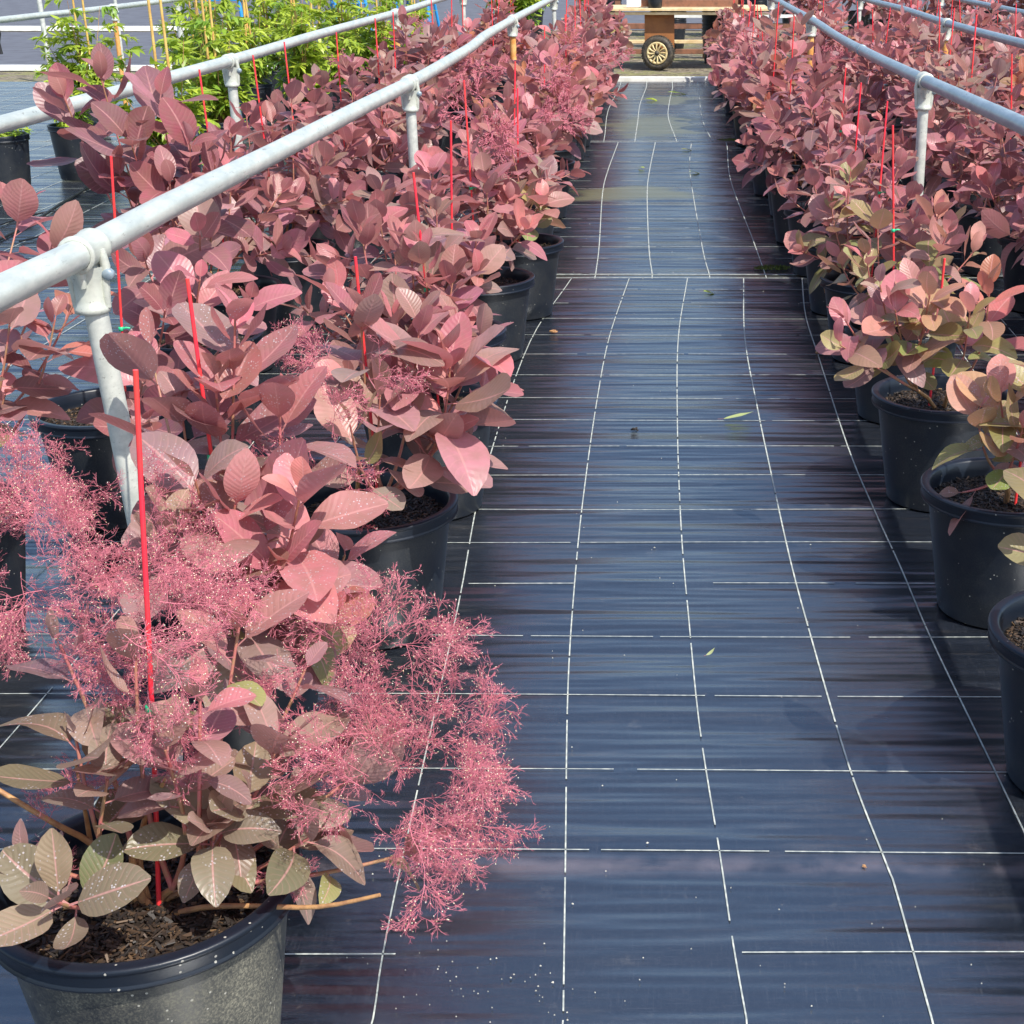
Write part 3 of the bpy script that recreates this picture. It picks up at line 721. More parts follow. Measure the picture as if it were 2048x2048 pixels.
# tape wrapped on the far railing, hanging end
mb = MB(); q = at(62, 33, 1.0); zc = .995
mb.lathe([(.0275, -.02), (.034, -.02), (.034, .02), (.0275, .02)], 16, c=(-5.5, 12.75, .998), axis='Y')
mb.tube([(-5.47, 12.75, .98), (-5.462, 12.74, .90), (-5.472, 12.74, .83), (-5.462, 12.73, .74)], [.012, .018, .010, .014], 6)
tag(mb.obj('hanging_tape', M_BLACKTAPE), 'black tape wrapped round the far left pipe with its end hanging down', 'tape')

# ============================================================ SMOKE BUSHES
G_SB = 'potted smoke bushes in rows beside the path'
def bush_root(X, Y, label, rz=0): return empty('potted_smoke_bush', (X, Y, .014), rz=rz, label=label, cat='potted bush', group=G_SB)
def loc_tips(X, Y, rz, lst):
    """tips given as (px, py, z, ...) of the photograph -> local coordinates of the plant"""
    out = []
    for t in lst:
        p = at(t[0], t[1], t[2])-Vector((X, Y, .014)); out.append((p.x, p.y, p.z)+tuple(t[3:]))
    return out
ORD = ['first', 'second', 'third', 'fourth', 'fifth', 'sixth', 'seventh', 'eighth', 'ninth', 'tenth', 'eleventh', 'twelfth', 'thirteenth', 'fourteenth',
       'fifteenth', 'sixteenth', 'seventeenth', 'eighteenth', 'nineteenth', 'twentieth', 'twenty-first', 'twenty-second']
def near_bush(X, Y, label, tips, pal, stake, seed, potm=POT, wet=False, plumes=(), lsize=.105, per=13, base=(0, 0), tie=None, pot_s=1.0, tagp=None, cover=.6, zmin=None):
    r = bush_root(X, Y, label)
    link('pot', potm, r, sc=pot_s, rot=(0, 0, seed)); link('soil', SOILS[seed % 2], r, sc=pot_s, rot=(0, 0, seed*1.7))
    f, s_ = build_plant(seed, (base[0], base[1], .285*pot_s), loc_tips(X, Y, 0, tips), pal, lsize, per, nv=9, nu=7, cover=cover, wet=wet, zmin=zmin)
    link('foliage', f, r); link('stem', s_, r)
    if stake: stake_obj(r, stake[0], stake[1], tie)
    rr = random.Random(seed)
    for pl in plumes:
        p = at(pl[0], pl[1], pl[2])-Vector((X, Y, .014)); d = Vector(pl[3]) if len(pl) > 3 and pl[3] else Vector((p.x, p.y, .15))
        plume(r, p, d+Vector((rr.uniform(-.3, .3), rr.uniform(-.3, .3), rr.uniform(-.2, .3))), pl[4] if len(pl) > 4 else 1.0, rng=rr)
    return r

def scatter_plumes(rr, cx, cy, rx, ry, z0, z1, n, size, center):
    out = []
    for i in range(n):
        a = rr.uniform(0, 6.28); q = math.sqrt(rr.random())
        out.append((cx+rx*q*math.cos(a), cy+ry*q*math.sin(a), rr.uniform(z0, z1), (math.cos(a)*q+.001, rr.uniform(-.4, .4), -math.sin(a)*q+.15), rr.uniform(.75, 1.1)*size))
    return out
rr = random.Random(3)
PL1 = (scatter_plumes(rr, 150, 1150, 200, 150, .66, .82, 24, .62, None) + scatter_plumes(rr, 330, 1330, 150, 90, .62, .74, 6, .55, None)
       + scatter_plumes(rr, 690, 1310, 115, 60, .52, .62, 9, .6, None) + scatter_plumes(rr, 790, 1580, 115, 95, .42, .54, 17, .62, None)
       + scatter_plumes(rr, 50, 1690, 50, 50, .42, .5, 3, .5, None) + scatter_plumes(rr, 560, 1500, 120, 80, .46, .54, 3, .5, None)
       + [(500, 1740, .40, (.6, -.2, -.3), .4), (800, 1290, .52, (1, 0, .2), .6), (860, 1500, .5, (1, .1, .2), .62), (880, 1640, .45, (1, -.2, -.1), .55)])
rr = random.Random(21); PL1 += scatter_plumes(rr, 70, 1170, 110, 190, .60, .78, 13, .6, None)+scatter_plumes(rr, 40, 1060, 90, 90, .66, .8, 8, .6, None)+scatter_plumes(rr, 860, 1530, 70, 110, .44, .54, 6, .6, None)
T1 = [(150, 1470, .60, 8, .088, 'olive'), (215, 1560, .56, 7, .078, 'olive'), (105, 1800, .47, 8, .084, 'olive'), (60, 1720, .46, 5, .088, 'grey'), (330, 1500, .62, 8, .084, 'grey'), (400, 1390, .68, 9, .088, 'pink'),
      (430, 1660, .47, 11, .078, 'olive'), (560, 1480, .56, 10, .092, 'grey'), (610, 1340, .60, 8, .097, 'grey'), (640, 1660, .44, 11, .078, 'olive'), (500, 1590, .5, 8, .09, 'olive'),
      (840, 1700, .38, 5, .078, 'mix'), (270, 1300, .72, 7, .088, 'grey'), (120, 1290, .70, 5, .088, 'grey'), (720, 1540, .46, 6, .09, 'grey'), (480, 1240, .7, 7, .088, 'mix')]
fb = near_bush(-.748, 1.80, 'smoke bush with fluffy pink plumes in the big dusty pot at bottom left', T1, 'grey',
          ((.012, -.01, .25), (.085, .0, 1.10)), 11, POT_DUST, True, PL1, tie=[.62, .50], pot_s=1.04, cover=.42, zmin=.34)
mb = MB(); o3 = Vector((-.748, 1.80, .014))
for br, r0 in (([(318, 1835, .30), (250, 1755, .34), (180, 1680, .39), (120, 1655, .43), (-20, 1570, .50)], .0065), ([(318, 1838, .30), (400, 1812, .33), (520, 1812, .35), (640, 1818, .37), (760, 1790, .40)], .0050),
               ([(300, 1815, .30), (275, 1730, .37), (285, 1640, .44), (330, 1560, .54)], .0060), ([(180, 1680, .39), (170, 1620, .45), (150, 1520, .55)], .0040)):
    pts = [at(*q)-o3 for q in br]; sm_ = []
    for a, b in zip(pts[:-1], pts[1:]):
        for t in (0, .33, .66): sm_.append(a.lerp(b, t))
    sm_.append(pts[-1]); P_ = np.array([tuple(q) for q in sm_])
    for _ in range(2): P_[1:-1] = (P_[:-2]+2*P_[1:-1]+P_[2:])/4
    mb.tube(P_, np.linspace(r0, r0*.55, len(P_)), 8)
mb.obj('branch', M_WOOD, fb)
mb = MB(); mb.add([(0, 0, 0), (.012, 0, .004), (.020, .003, .05), (.004, .006, .056), (-.004, .002, .03)], [[0, 1, 2, 3]], smooth=False); mb.add([(.004, .006, .056), (.020, .003, .05), (.024, -.008, .075), (.008, -.006, .082)], [[0, 1, 2, 3]], smooth=False)
pl_ = mb.obj('plant_label', M_TAG, fb, loc=at(345, 1575, .50)-o3)
T2 = [(430, 760, .88, 15, .13, 'rose'), (470, 640, .98, 13, .11, 'pink'), (360, 800, .84, 8, .12, 'dark'), (560, 830, .82, 10, .12, 'pink'), (470, 1010, .72, 14, .135, 'pink'), (600, 990, .74, 12, .12, 'pink'),
      (390, 960, .76, 9, .12, 'grey'), (560, 1130, .62, 12, .125, 'pink'), (690, 1110, .56, 7, .11, 'pink'), (660, 1220, .52, 11, .105, 'mix'), (330, 1060, .70, 8, .11, 'grey'), (500, 1250, .52, 10, .11, 'grey'), (300, 700, .85, 6, .11, 'rose')]
rr = random.Random(8)
P2 = scatter_plumes(rr, 670, 1190, 70, 50, .52, .6, 5, .6, None)+scatter_plumes(rr, 690, 740, 55, 50, .78, .86, 4, .55, None)+scatter_plumes(rr, 655, 860, 60, 70, .72, .78, 5, .6, None)
near_bush(-.87, 2.62, 'large rosy smoke bush with a leaning red stake, directly behind the front pot', T2, 'pink',
          ((.05, -.07, .25), (.035, -.05, 1.05)), 12, POT, True, P2, lsize=.125, tie=.72)
T3 = [(900, 735, .72, 20, .15, 'pink'), (980, 780, .62, 11, .13, 'pink'), (960, 680, .74, 10, .12, 'rose'), (840, 640, .82, 11, .12, 'pink'), (720, 620, .86, 12, .12, 'rose'), (880, 880, .55, 9, .125, 'pink'),
      (760, 790, .68, 9, .12, 'grey'), (700, 850, .64, 7, .11, 'mix')]
near_bush(-.712, 3.36, 'pink smoke bush leaning toward the path over an open pot of dark bark compost', T3, 'pink',
          ((.01, .04, .25), (.0, .05, .92)), 14, POT, False, (), lsize=.13, base=(-.03, -.03))
# left row, next few: generated but individually grown
def auto_tips(rng, n, R, z0, z1, bias=(0, 0), pal=('pink', 'rose', 'dark', 'grey')):
    out = []
    for i in range(n):
        a = i*2.399+rng.random(); q = math.sqrt((i+.6)/n); z = z1-(z1-z0)*q**1.5+rng.uniform(-.05, .05)
        out.append((R*q*math.cos(a)+bias[0], R*q*math.sin(a)+bias[1], z, None, None, pal[rng.randrange(len(pal))]))
    return out
def auto_bush(X, Y, label, seed, n=11, R=.33, z0=.45, z1=.85, bias=(0, 0), pal=('pink', 'rose', 'dark'), lsize=.115, per=13, stk=1.05, res=(7, 5), plumes=0, potm=POT, tie=True, wet=False, lean=None):
    rg = random.Random(seed); r = bush_root(X, Y, label)
    link('pot', potm, r, rot=(0, 0, seed)); link('soil', SOILS[seed % 2], r, rot=(0, 0, seed*1.3))
    tips = auto_tips(rg, n, R, z0, z1, bias, pal)
    f, s_ = build_plant(seed, (rg.uniform(-.02, .02), rg.uniform(-.02, .02), .285), tips, 'pink', lsize, per, nv=res[0], nu=res[1], wet=wet, zmin=.3)
    link('foliage', f, r); link('stem', s_, r)
    b = (rg.uniform(-.04, .04), rg.uniform(-.03, .03), .25); l = lean or (rg.uniform(-.05, .05), rg.uniform(-.04, .04))
    if stk: stake_obj(r, b, (b[0]+l[0], b[1]+l[1], stk), (.55+rg.random()*.2) if tie else None)
    for k in range(plumes):
        a = rg.uniform(0, 6.28); q = rg.uniform(.1, .34)
        plume(r, (q*math.cos(a)+bias[0], q*math.sin(a)+bias[1], rg.uniform(.55, z1)), (math.cos(a), math.sin(a), .4), rg.uniform(.6, 1), rng=rg, far=Y > 5)
    return r
RG = random.Random(77)
# ---- row directly left of the path
LEFT1 = [(-.70, 4.20, 'pink', 12, .31, .86), (-.76, 5.05, 'rose', 11, .32, .90), (-.73, 5.92, 'pink', 10, .30, .85), (-.66, 6.68, 'mix', 10, .30, .80), (-.74, 7.54, 'rose', 11, .33, .85)]
lab1 = ['smoke bush right behind the open pot of dark compost, left of the path', 'rosy smoke bush, fifth from the front in the row left of the path',
        'smoke bush whose pot rim shows just in front of the seam pot on the left', 'smoke bush in the pot at the fabric seam, left of the path',
        'smoke bush with brownish leaves just past the fabric seam on the left of the path']
for i, (x, y, p, n, R, z1) in enumerate(LEFT1):
    auto_bush(x, y, lab1[i], 200+i, n=n+1, R=R-.01, z1=z1+.02, z0=.50, pal=(p, 'rose', 'pink', 'grey') if i % 2 else (p, 'pink', 'dark', 'rose'), bias=(-.09, .03), plumes=0 if i != 3 else 3, stk=1.0+.05*(i % 3))
# ---- second row left (behind the railing)
T5 = [(130, 200, 1.16, 9, .14, 'dark'), (200, 150, 1.24, 10, .14, 'dark'), (320, 200, 1.18, 8, .13, 'dark'), (260, 280, 1.08, 12, .14, 'dark'), (380, 290, 1.06, 12, .14, 'dark'), (240, 350, .98, 10, .13, 'dark'),
      (340, 370, .96, 12, .13, 'dark'), (430, 330, 1.0, 8, .13, 'dark'), (290, 520, .8, 9, .12, 'dark'), (400, 470, .86, 10, .12, 'rose')]
near_bush(-1.60, 4.98, 'tall dark wine-red smoke bush rising above the thick left railing', T5, 'dark', ((.02, .0, .25), (.0, .02, 1.12)), 31, POT, False, (), lsize=.125, tie=.8)
T6 = [(285, 765, .62, 6, .11, 'rose'), (300, 840, .56, 7, .11, 'dark'), (330, 620, .78, 10, .12, 'dark'), (400, 560, .82, 10, .12, 'rose'), (500, 600, .78, 8, .11, 'rose')]
near_bush(-1.63, 4.14, 'sparse smoke bush on a tall red stake just behind the nearest leaning pale post', T6, 'rose', ((.10, -.14, .25), (.165, -.14, 1.07)), 32, POT, False, (), lsize=.11, tie=.60)
T7 = [(40, 430, .95, 10, .12, 'rose'), (110, 470, .9, 8, .12, 'rose'), (20, 640, .8, 10, .12, 'grey'), (110, 640, .78, 10, .12, 'dark'), (10, 790, .62, 8, .11, 'mix'), (150, 600, .8, 7, .11, 'orange'), (-60, 560, .85, 9, .12, 'rose')]
near_bush(-1.74, 3.30, 'smoke bush cut by the left photo edge below the end of the railing', T7, 'rose', None, 33, POT, False, (), lsize=.115)
LEFT2 = [(5.75, 'rose', .98), (6.55, 'pink', 1.0), (7.4, 'dark', .98), (8.2, 'rose', 1.0)]
for i, (y, p, z1) in enumerate(LEFT2):
    auto_bush(-1.72+.05*math.sin(i*2), y, '%s smoke bush from the front in the second row left of the path' % ORD[i+3], 300+i, n=15, R=.40, z1=z1, z0=.42, pal=(p, 'dark', 'rose', 'rose'), stk=1.15, lsize=.115)
# ---- row directly right of the path, near ones are small and greenish-pink
TR1 = [(2000, 790, .62, 9, .115, 'greenpink'), (1955, 830, .56, 6, .105, 'greenpink'), (2045, 860, .55, 9, .12, 'greenpink'), (2090, 760, .66, 9, .12, 'greenpink'), (1925, 985, .36, 3, .11, 'grey'), (2120, 900, .55, 8, .1, 'mix')]
near_bush(.862, 2.64, 'rightmost front pot cut by the right photo edge, only rim, compost and dark side seen', [(2120, 1000, .7, 9, .1, 'mix'), (2160, 1100, .6, 8, .1, 'grey')], 'mix', None, 41, POT, False, (), lsize=.1)
near_bush(.862, 3.47, 'green and pink smoke bush with a red stake, second pot on the right', TR1, 'greenpink', ((.02, -.02, .25), (.03, -.02, .78)), 42, POT, True, (), lsize=.11, tie=.46)
TR2 = [(1690, 640, .66, 9, .105, 'pink'), (1680, 690, .60, 7, .10, 'greenpink'), (1790, 620, .68, 10, .11, 'mix'), (1860, 590, .72, 12, .11, 'greenpink'), (1940, 620, .68, 12, .11, 'greenpink'), (1850, 660, .62, 7, .10, 'mix'), (1980, 570, .74, 10, .11, 'orange'), (1760, 570, .74, 8, .1, 'grey')]
near_bush(.845, 4.28, 'smoke bush with rosettes reaching over the path, third pot on the right', TR2, 'mix', ((-.04, .0, .25), (-.02, .0, .74)), 43, POT, False, (), lsize=.105)
labR = {3: 'low smoke bush with mixed olive and pink leaves, fourth pot along the right side', 4: 'smoke bush with a red stake and pale coral tips, fifth pot along the right side',
        5: 'smoke bush beside the moss patch at the fabric seam, sixth on the right side', 6: 'pink tipped smoke bush just past the fabric seam, seventh on the right side'}
for i, (y, p, z1, n) in enumerate([(5.13, 'greenpink', .78, 9), (5.92, 'mix', .82, 10), (6.75, 'pink', .88, 11), (7.58, 'rose', .92, 11)]):
    auto_bush(.86-.01*i, y, labR[i+3], 400+i, n=n, R=.32, z1=z1, z0=.46, pal=(p, 'pink', 'rose', 'mix') if i < 2 else (p, 'dark', 'pink', 'rose'), bias=(.02, 0), stk=1.02, lsize=.105)
# ---- the long far parts of the rows: seven grown variants shared
VAR = []
for v in range(10):
    rg = random.Random(600+v)
    pal = [('pink', 'rose', 'dark'), ('rose', 'dark', 'dark'), ('pink', 'rose', 'orange'), ('rose', 'grey', 'dark'), ('dark', 'rose', 'dark'), ('pink', 'pink', 'rose'), ('rose', 'mix', 'dark'), ('rose', 'orange', 'pink'), ('pink', 'pink', 'grey'), ('rose', 'pink', 'dark')][v]
    tips = auto_tips(rg, 11+(v*5) % 6, .33+.03*(v % 3), .42+.03*(v % 4), .84+.05*((v*3) % 5), (rg.uniform(-.04, .04), rg.uniform(-.04, .04)), pal)
    VAR.append(build_plant(600+v, (0, 0, .285), tips, 'rose', .122, 12, nv=6, nu=5, zmin=.3))
STK = []
for v in range(4):
    mb = MB(); rg = random.Random(v); x, y = rg.uniform(-.06, .06), rg.uniform(-.05, .05)
    mb.tube([(x, y, .25), (x+rg.uniform(-.04, .04), y, .7), (x+rg.uniform(-.07, .07), y, 1.08+.05*v)], .0042, 6); STK.append(mb.mesh('stake', M_STAKE))
WORDS = {0: 'with pink young tips', 1: 'with dark wine leaves', 2: 'with coral and pink tips', 3: 'with dusky mauve leaves', 4: 'with deep purple leaves', 5: 'with bright rosy tips', 6: 'with some olive leaves', 7: 'with orange-pink tips', 8: 'with greyish pink leaves', 9: 'with mixed rosy leaves'}
def far_bush(X, Y, i, rowname, start, v=None, plumes=0, dup=True):
    v = RG.randrange(10) if v is None else v
    r = bush_root(X, Y, 'smoke bush %s, %s in %s' % (WORDS[v], ORD[start+i], rowname), rz=RG.uniform(0, 6.28)); r.scale = (1, 1, 1)
    link('pot', POT_LOW, r); link('soil', SOIL_LOW, r)
    s_ = RG.uniform(.84, 1.14)
    link('foliage', VAR[v][0], r, sc=(s_, s_, s_)); link('stem', VAR[v][1], r, sc=(s_, s_, s_))
    if RG.random() < .75: link('stake', STK[RG.randrange(4)], r)
    for k in range(plumes):
        a = RG.uniform(0, 6.28); q = RG.uniform(.1, .38)
        plume(r, (q*math.cos(a), q*math.sin(a), RG.uniform(.55, .95)), (math.cos(a), math.sin(a), .4), RG.uniform(.7, 1.1), far=True, rng=RG)
    return r
ys = [8.40, 9.25, 10.1, 10.95, 11.8, 12.65, 13.5, 14.3, 15.1, 15.95, 16.8, 17.6, 18.3]
for i, y in enumerate(ys): far_bush(-.78+.03*math.sin(i*1.7), y, i, 'the row left of the path', 8, plumes=[6, 4, 0, 1, 2, 0, 0, 0, 0, 0, 0, 0, 0][i])
for i, y in enumerate(ys): far_bush(.80+.03*math.sin(i*2.1), y+.05, i, 'the row right of the path', 7, plumes=[0, 0, 0, 2, 0, 0, 0, 0, 0, 0, 0, 0, 0][i])
for i, y in enumerate([9.05, 9.9, 10.75, 11.6, 12.45, 13.3, 14.15, 15.0, 15.85, 16.7, 17.5, 18.3]): far_bush(-1.72+.05*math.sin(i*2), y, i, 'the second row left of the path', 7, plumes=3 if i in (2, 4) else 0)
for i, y in enumerate([5.2, 6.0, 6.8, 7.6, 8.4, 9.25, 10.1, 10.95, 11.8, 12.65, 13.5, 14.35, 15.2, 16.05, 16.9, 17.75, 18.4]): far_bush(1.74+.04*math.sin(i*1.3), y, i, 'the second row right of the path', 0, v=(4, 1, 4, 3, None)[min(i, 4)] if i < 5 else None, plumes=2 if i == 9 else 0)
for i, y in enumerate([9.0, 9.85, 10.7, 11.55, 12.4, 13.25, 14.1, 14.95, 15.8, 16.65, 17.5, 18.35]): far_bush(2.78+.04*math.sin(i*1.9), y, i, 'the third row right of the path', 0)
for i, y in enumerate([13.6, 14.45, 15.3, 16.15, 17.0, 17.85, 18.6]): far_bush(3.82+.04*math.sin(i*1.9), y, i, 'the fourth row right of the path', 0)

# ============================================================ GREEN STAKED PLANTS (upper left)
def green_plant_mesh(seed, H=1.25, nshoot=9):
    rng = np.random.default_rng(seed); mb = MB(); st = MB(); O, D, Nn, L, W, T = [], [], [], [], [], []
    for s_ in range(nshoot):
        a = rng.uniform(0, 6.3); R = rng.uniform(.08, .36); top = rng.uniform(.55, 1)*H
        pts = shoot_points((rng.normal(0, .01), rng.normal(0, .01), .28), (R*math.cos(a), R*math.sin(a), top), .1, 8); st.tube(pts, np.linspace(.005, .0018, 8), 5)
        for q in np.linspace(.2, 1, 14):
            i = min(int(q*7), 6); p = pts[i]+(pts[i+1]-pts[i])*(q*7-i) if i < 7 else pts[-1]
            az = rng.uniform(0, 6.3); d0 = unit(np.array([math.cos(az), math.sin(az), rng.uniform(-.1, .5)])); ln = rng.uniform(.09, .17)
            sd_ = unit(np.cross(d0, [0, 0, 1.])); c = rng.random()
            col = np.array((.18, .32, .04))*(1-c)+np.array((.52, .60, .07))*c
            for k in range(6):                                 # drooping pairs of narrow leaflets
                f = .25+.15*k; o = p+d0*ln*f-np.array([0, 0, .25*ln*f*f])
                for sg in (1, -1):
                    O.append(o); D.append(d0*.7+sd_*sg*.8+np.array([0, 0, -.35])+rng.normal(0, .15, 3)); Nn.append(np.array([0, 0, 1.])+rng.normal(0, .2, 3))
                    l = rng.uniform(.065, .11); L.append(l); W.append(l*.19); T.append(col*rng.uniform(.8, 1.2))
    add_leaves(mb, O, D, Nn, L, W, np.clip(np.array(T), 0, .8), rng, 4, 3, pet=0.0, tipy=True)
    return mb.mesh('foliage', M_GREEN), st.mesh('stem', M_WOOD)
GV = [green_plant_mesh(700+i, 1.05+.12*i) for i in range(4)]
def cane_mesh(seed, H):
    rg = random.Random(seed); mb = MB(); x, y = rg.uniform(-.05, .05), rg.uniform(-.05, .05); lx = rg.uniform(-.08, .02)
    n = 9; pts, r = [], []
    for i in range(n+1):
        t = i/n; pts.append((x+lx*t, y, .2+t*(H-.2))); r.append(.0105-.002*t)
    mb.tube(pts, r, 8)
    for i in range(1, n): mb.lathe([(r[i]-.001, -.005), (r[i]+.0018, 0), (r[i]-.001, .005)], 8, c=pts[i])
    return mb.mesh('bamboo_cane', M_BAMBOO)
CANES = [cane_mesh(i, 1.55+.08*i) for i in range(3)]
GW = ['with bright yellow-green drooping leaves', 'with thin light green leaflets', 'with dense fresh green foliage', 'with lime young leaves']
greens = [(-3.15, 9.7), (-3.35, 11.5), (-3.05, 12.9), (-3.75, 12.7), (-3.2, 14.4), (-3.9, 14.6), (-3.3, 16.0), (-4.1, 16.2), (-3.4, 17.5), (-5.0, 13.3), (-2.75, 17.0), (-4.3, 17.8), (-5.2, 17.3), (-2.8, 15.4)]
GL = ['nearest green plant beyond the middle left railing', 'green plant whose black pot stands just behind the middle railing post', 'green plant behind the wide gap in the middle left railing', 'green plant left of the gap and one place back']
for i, (x, y) in enumerate(greens):
    v = i % 4
    r = empty('potted_green_plant', (x, y, .014), rz=RG.uniform(0, 6.28), label='green plant on canes %s, %s nearest at upper left' % (GW[v], ORD[sorted(range(len(greens)), key=lambda q: greens[q][1]).index(i)]),
              cat='potted plant', group='green staked plants at the upper left')
    link('pot', GPOT, r); link('soil', GSOIL, r); link('foliage', GV[v][0], r); link('stem', GV[v][1], r)
    link('bamboo_cane', CANES[i % 3], r)
    link('bamboo_cane', CANES[(i+1) % 3], r, rot=(0, 0, 2.5))
# the empty-looking pots on the blue mat by the left edge
for (px, py, lab) in ((150, 366, 'tall black pot standing on the blue mat left of the tall dark bush'), (2, 392, 'black pot with a green sprout cut by the left photo edge')):
    p = at(px, py, 0); r = empty('potted_green_plant', (p.x, p.y+.14, .014), label=lab, cat='potted plant', group='green staked plants at the upper left')
    link('pot', GPOT, r, sc=(1.05, 1.05, 1.15)); link('soil', GSOIL, r, sc=(1.05, 1.05, 1.1)); link('foliage', GV[1][0], r, sc=(.6, .6, .75 if px > 50 else .5)); link('stem', GV[1][1], r, sc=(.6, .6, .75 if px > 50 else .5))
# drip hoses on the mat
mb = MB(); hp = [at(-40, 505), at(60, 455), at(120, 415), at(190, 372), at(260, 350)]; mb.tube(smooth3 if False else [tuple(p+Vector((0, 0, .018))) for p in hp], .010, 8)
tag(mb.obj('hose', M_HOSE), 'black irrigation hose lying on the blue mat near the left edge', 'hose')
mb = MB(); hp = [at(-40, 470), at(50, 440), at(105, 428), at(150, 440), at(120, 470), at(40, 490)]; mb.tube([tuple(p+Vector((0, 0, .02))) for p in hp], .006, 8)
tag(mb.obj('hose', M_HOSE), 'thin looped black tube beside the thicker hose near the left edge', 'hose')

# free standing posts in the upper left
def lone_post(px, py, top, r, m, lab, lean=0):
    p = at(px, py); mb = MB(); mb.tube([(0, 0, -.05), (lean*.5, 0, top*.5), (lean, 0, top)], r, 12)
    mb.lathe([(r, 0), (r+.006, .0), (r+.006, .03), (r, .034)], 12, c=(lean, 0, top-.034))
    o = mb.obj('post', m); o.location = p; tag(o, lab, 'post')
lone_post(104, 163, 1.30, .030, M_POST, 'thin white post standing behind the upper left railing on the soil strip', -.02)
lone_post(372, 165, 1.35, .034, M_POST, 'white post right of the bamboo canes at the upper left')
lone_post(250, 160, 1.1, .022, M_POST, 'slim pale post just right of the rusty one at the upper left')

# blue frames and trolley far behind the greens
def blue_frame(px, py, lab, s=1.0, rz=0):
    p = at(px, py); r = empty('trolley_frame', (p.x, p.y, 0), rz=rz, label=lab, cat='trolley', group='blue frames in the background')
    for i, sx in enumerate((-1, 1)):
        mb = MB(); mb.tube([(sx*.35*s, -.25, 0), (sx*.18*s, 0, 1.5*s), (sx*.18*s, .04, 1.6*s)], .035, 8); mb.obj('leg', M_BLUE, r)
        mb = MB(); mb.tube([(sx*.30*s, .3, 0), (sx*.18*s, 0, 1.5*s)], .03, 8); mb.obj('leg', M_BLUE, r)
    mb = MB(); mb.box((0, 0, 1.0*s), (.5*s, .34, .03), bev=.005); mb.box((0, 0, .5*s), (.56*s, .44, .03), bev=.005); mb.obj('shelf', M_BLUE, r)
blue_frame(455, 60, 'blue slanted frame glimpsed between green leaves and bamboo canes', 1.1)
blue_frame(700, 62, 'blue frame left of the red bushes at the top edge', 1.0, .5)
blue_frame(835, 55, 'blue frame showing right above the middle railing at the top edge', 1.1, -.3)

# ============================================================ CART AT THE END OF THE PATH
WP = at(1316, 137); WY = WP.y; WX = WP.x
cart = empty('flatbed_cart', (WX, WY, -.03), label='wooden flatbed cart with a cream-spoked wheel standing across the end of the path', cat='cart')
wr = .225
wh = MB(); prof = []
for k in range(17):
    a = -PI*.98/2*1.9+k*PI*.98*1.9/16; prof.append((wr-.05+.05*math.cos(a), .055*math.sin(a)))
wh.lathe(prof, 40, axis='Y')
for k in range(40):                                          # tread blocks
    a = k*2*PI/40
    for sy in (-1, 0, 1):
        wh.box((wr*1.0*math.sin(a+.04*sy), sy*.024, wr*1.0*math.cos(a+.04*sy)), (.016, .018, .010), ry=a+.04*sy)
wheel = MB()
wo = wh.obj('wheel', M_TYRE, cart, loc=(0, 0, wr+.004), rot=(0, 0, math.radians(-16)))
rm = MB(); rm.lathe([(.118, -.052), (.142, -.058), (.146, -.050), (.146, .05), (.118, .05), (.112, 0)], 36, axis='Y', close=True)
for k in range(12):
    a = k*2*PI/12; rm.tube([(.03*math.cos(a), -.045, .03*math.sin(a)), (.08*math.cos(a+.1), -.052, .08*math.sin(a+.1)), (.122*math.cos(a+.03), -.048, .122*math.sin(a+.03))], [.008, .011, .015], 6)
rm.obj('rim', M_RIM, wo)
hb = MB(); hb.lathe([(.0004, -.075), (.018, -.073), (.024, -.06), (.034, -.05), (.034, .05), (.0004, .05)], 18, axis='Y'); hb.obj('hub', M_TYRE, wo)
wo2 = wo.copy(); COL.objects.link(wo2); wo2.location = (.02, 1.0, wr+.004)
for ch in list(wo.children): c = ch.copy(); COL.objects.link(c); c.parent = wo2
mb = MB(); mb.box((.02, .10, .50), (.40, .03, .46), bev=.004); mb.obj('side_panel', M_PLY, cart)
mb = MB(); mb.tube([(.01, .0, wr), (.01, 1.0, wr)], .018, 10); mb.obj('axle', M_TYRE, cart)
bed = MB()
for k in range(7): bed.box((.34, .0+k*.165, .785), (2.3, .155, .035), bev=.004)
bed.obj('bed_board', M_PLYEDGE, cart)
mb = MB(); mb.box((.34, -.03, .735), (2.26, .04, .035), bev=.004); mb.obj('bed_frame', M_PLYEDGE, cart)
mb = MB(); mb.box((.42, .06, .86), (1.3, .03, .09), bev=.004); mb.obj('side_rail', M_TIMBER, cart)
mb = MB(); mb.box((1.35, .5, .36), (.06, .06, .7), bev=.004); mb.obj('leg', M_TIMBER, cart)
mb = MB(); mb.box((-.70, .5, .36), (.06, .06, .7), bev=.004); mb.obj('leg', M_TIMBER, cart)
r = empty('empty_pot', (WX-.04, WY+.02, .775), label='empty black pot standing on the cart above its wheel', cat='pot'); link('pot', pot_mesh('pot_wall', H=.3, Rt=.11, Rb=.09, sides=24, lip=.008), r)
mb = MB(); mb.box((0, 0, .06), (.17, .14, .12), bev=.012); mb.box((.095, 0, .06), (.02, .05, .08), bev=.006); o = mb.obj('white_container', M_WPLASTIC); o.location = (WX-.33, WY+.02, .777)
tag(o, 'small white plastic container on the left end of the cart bed', 'container')
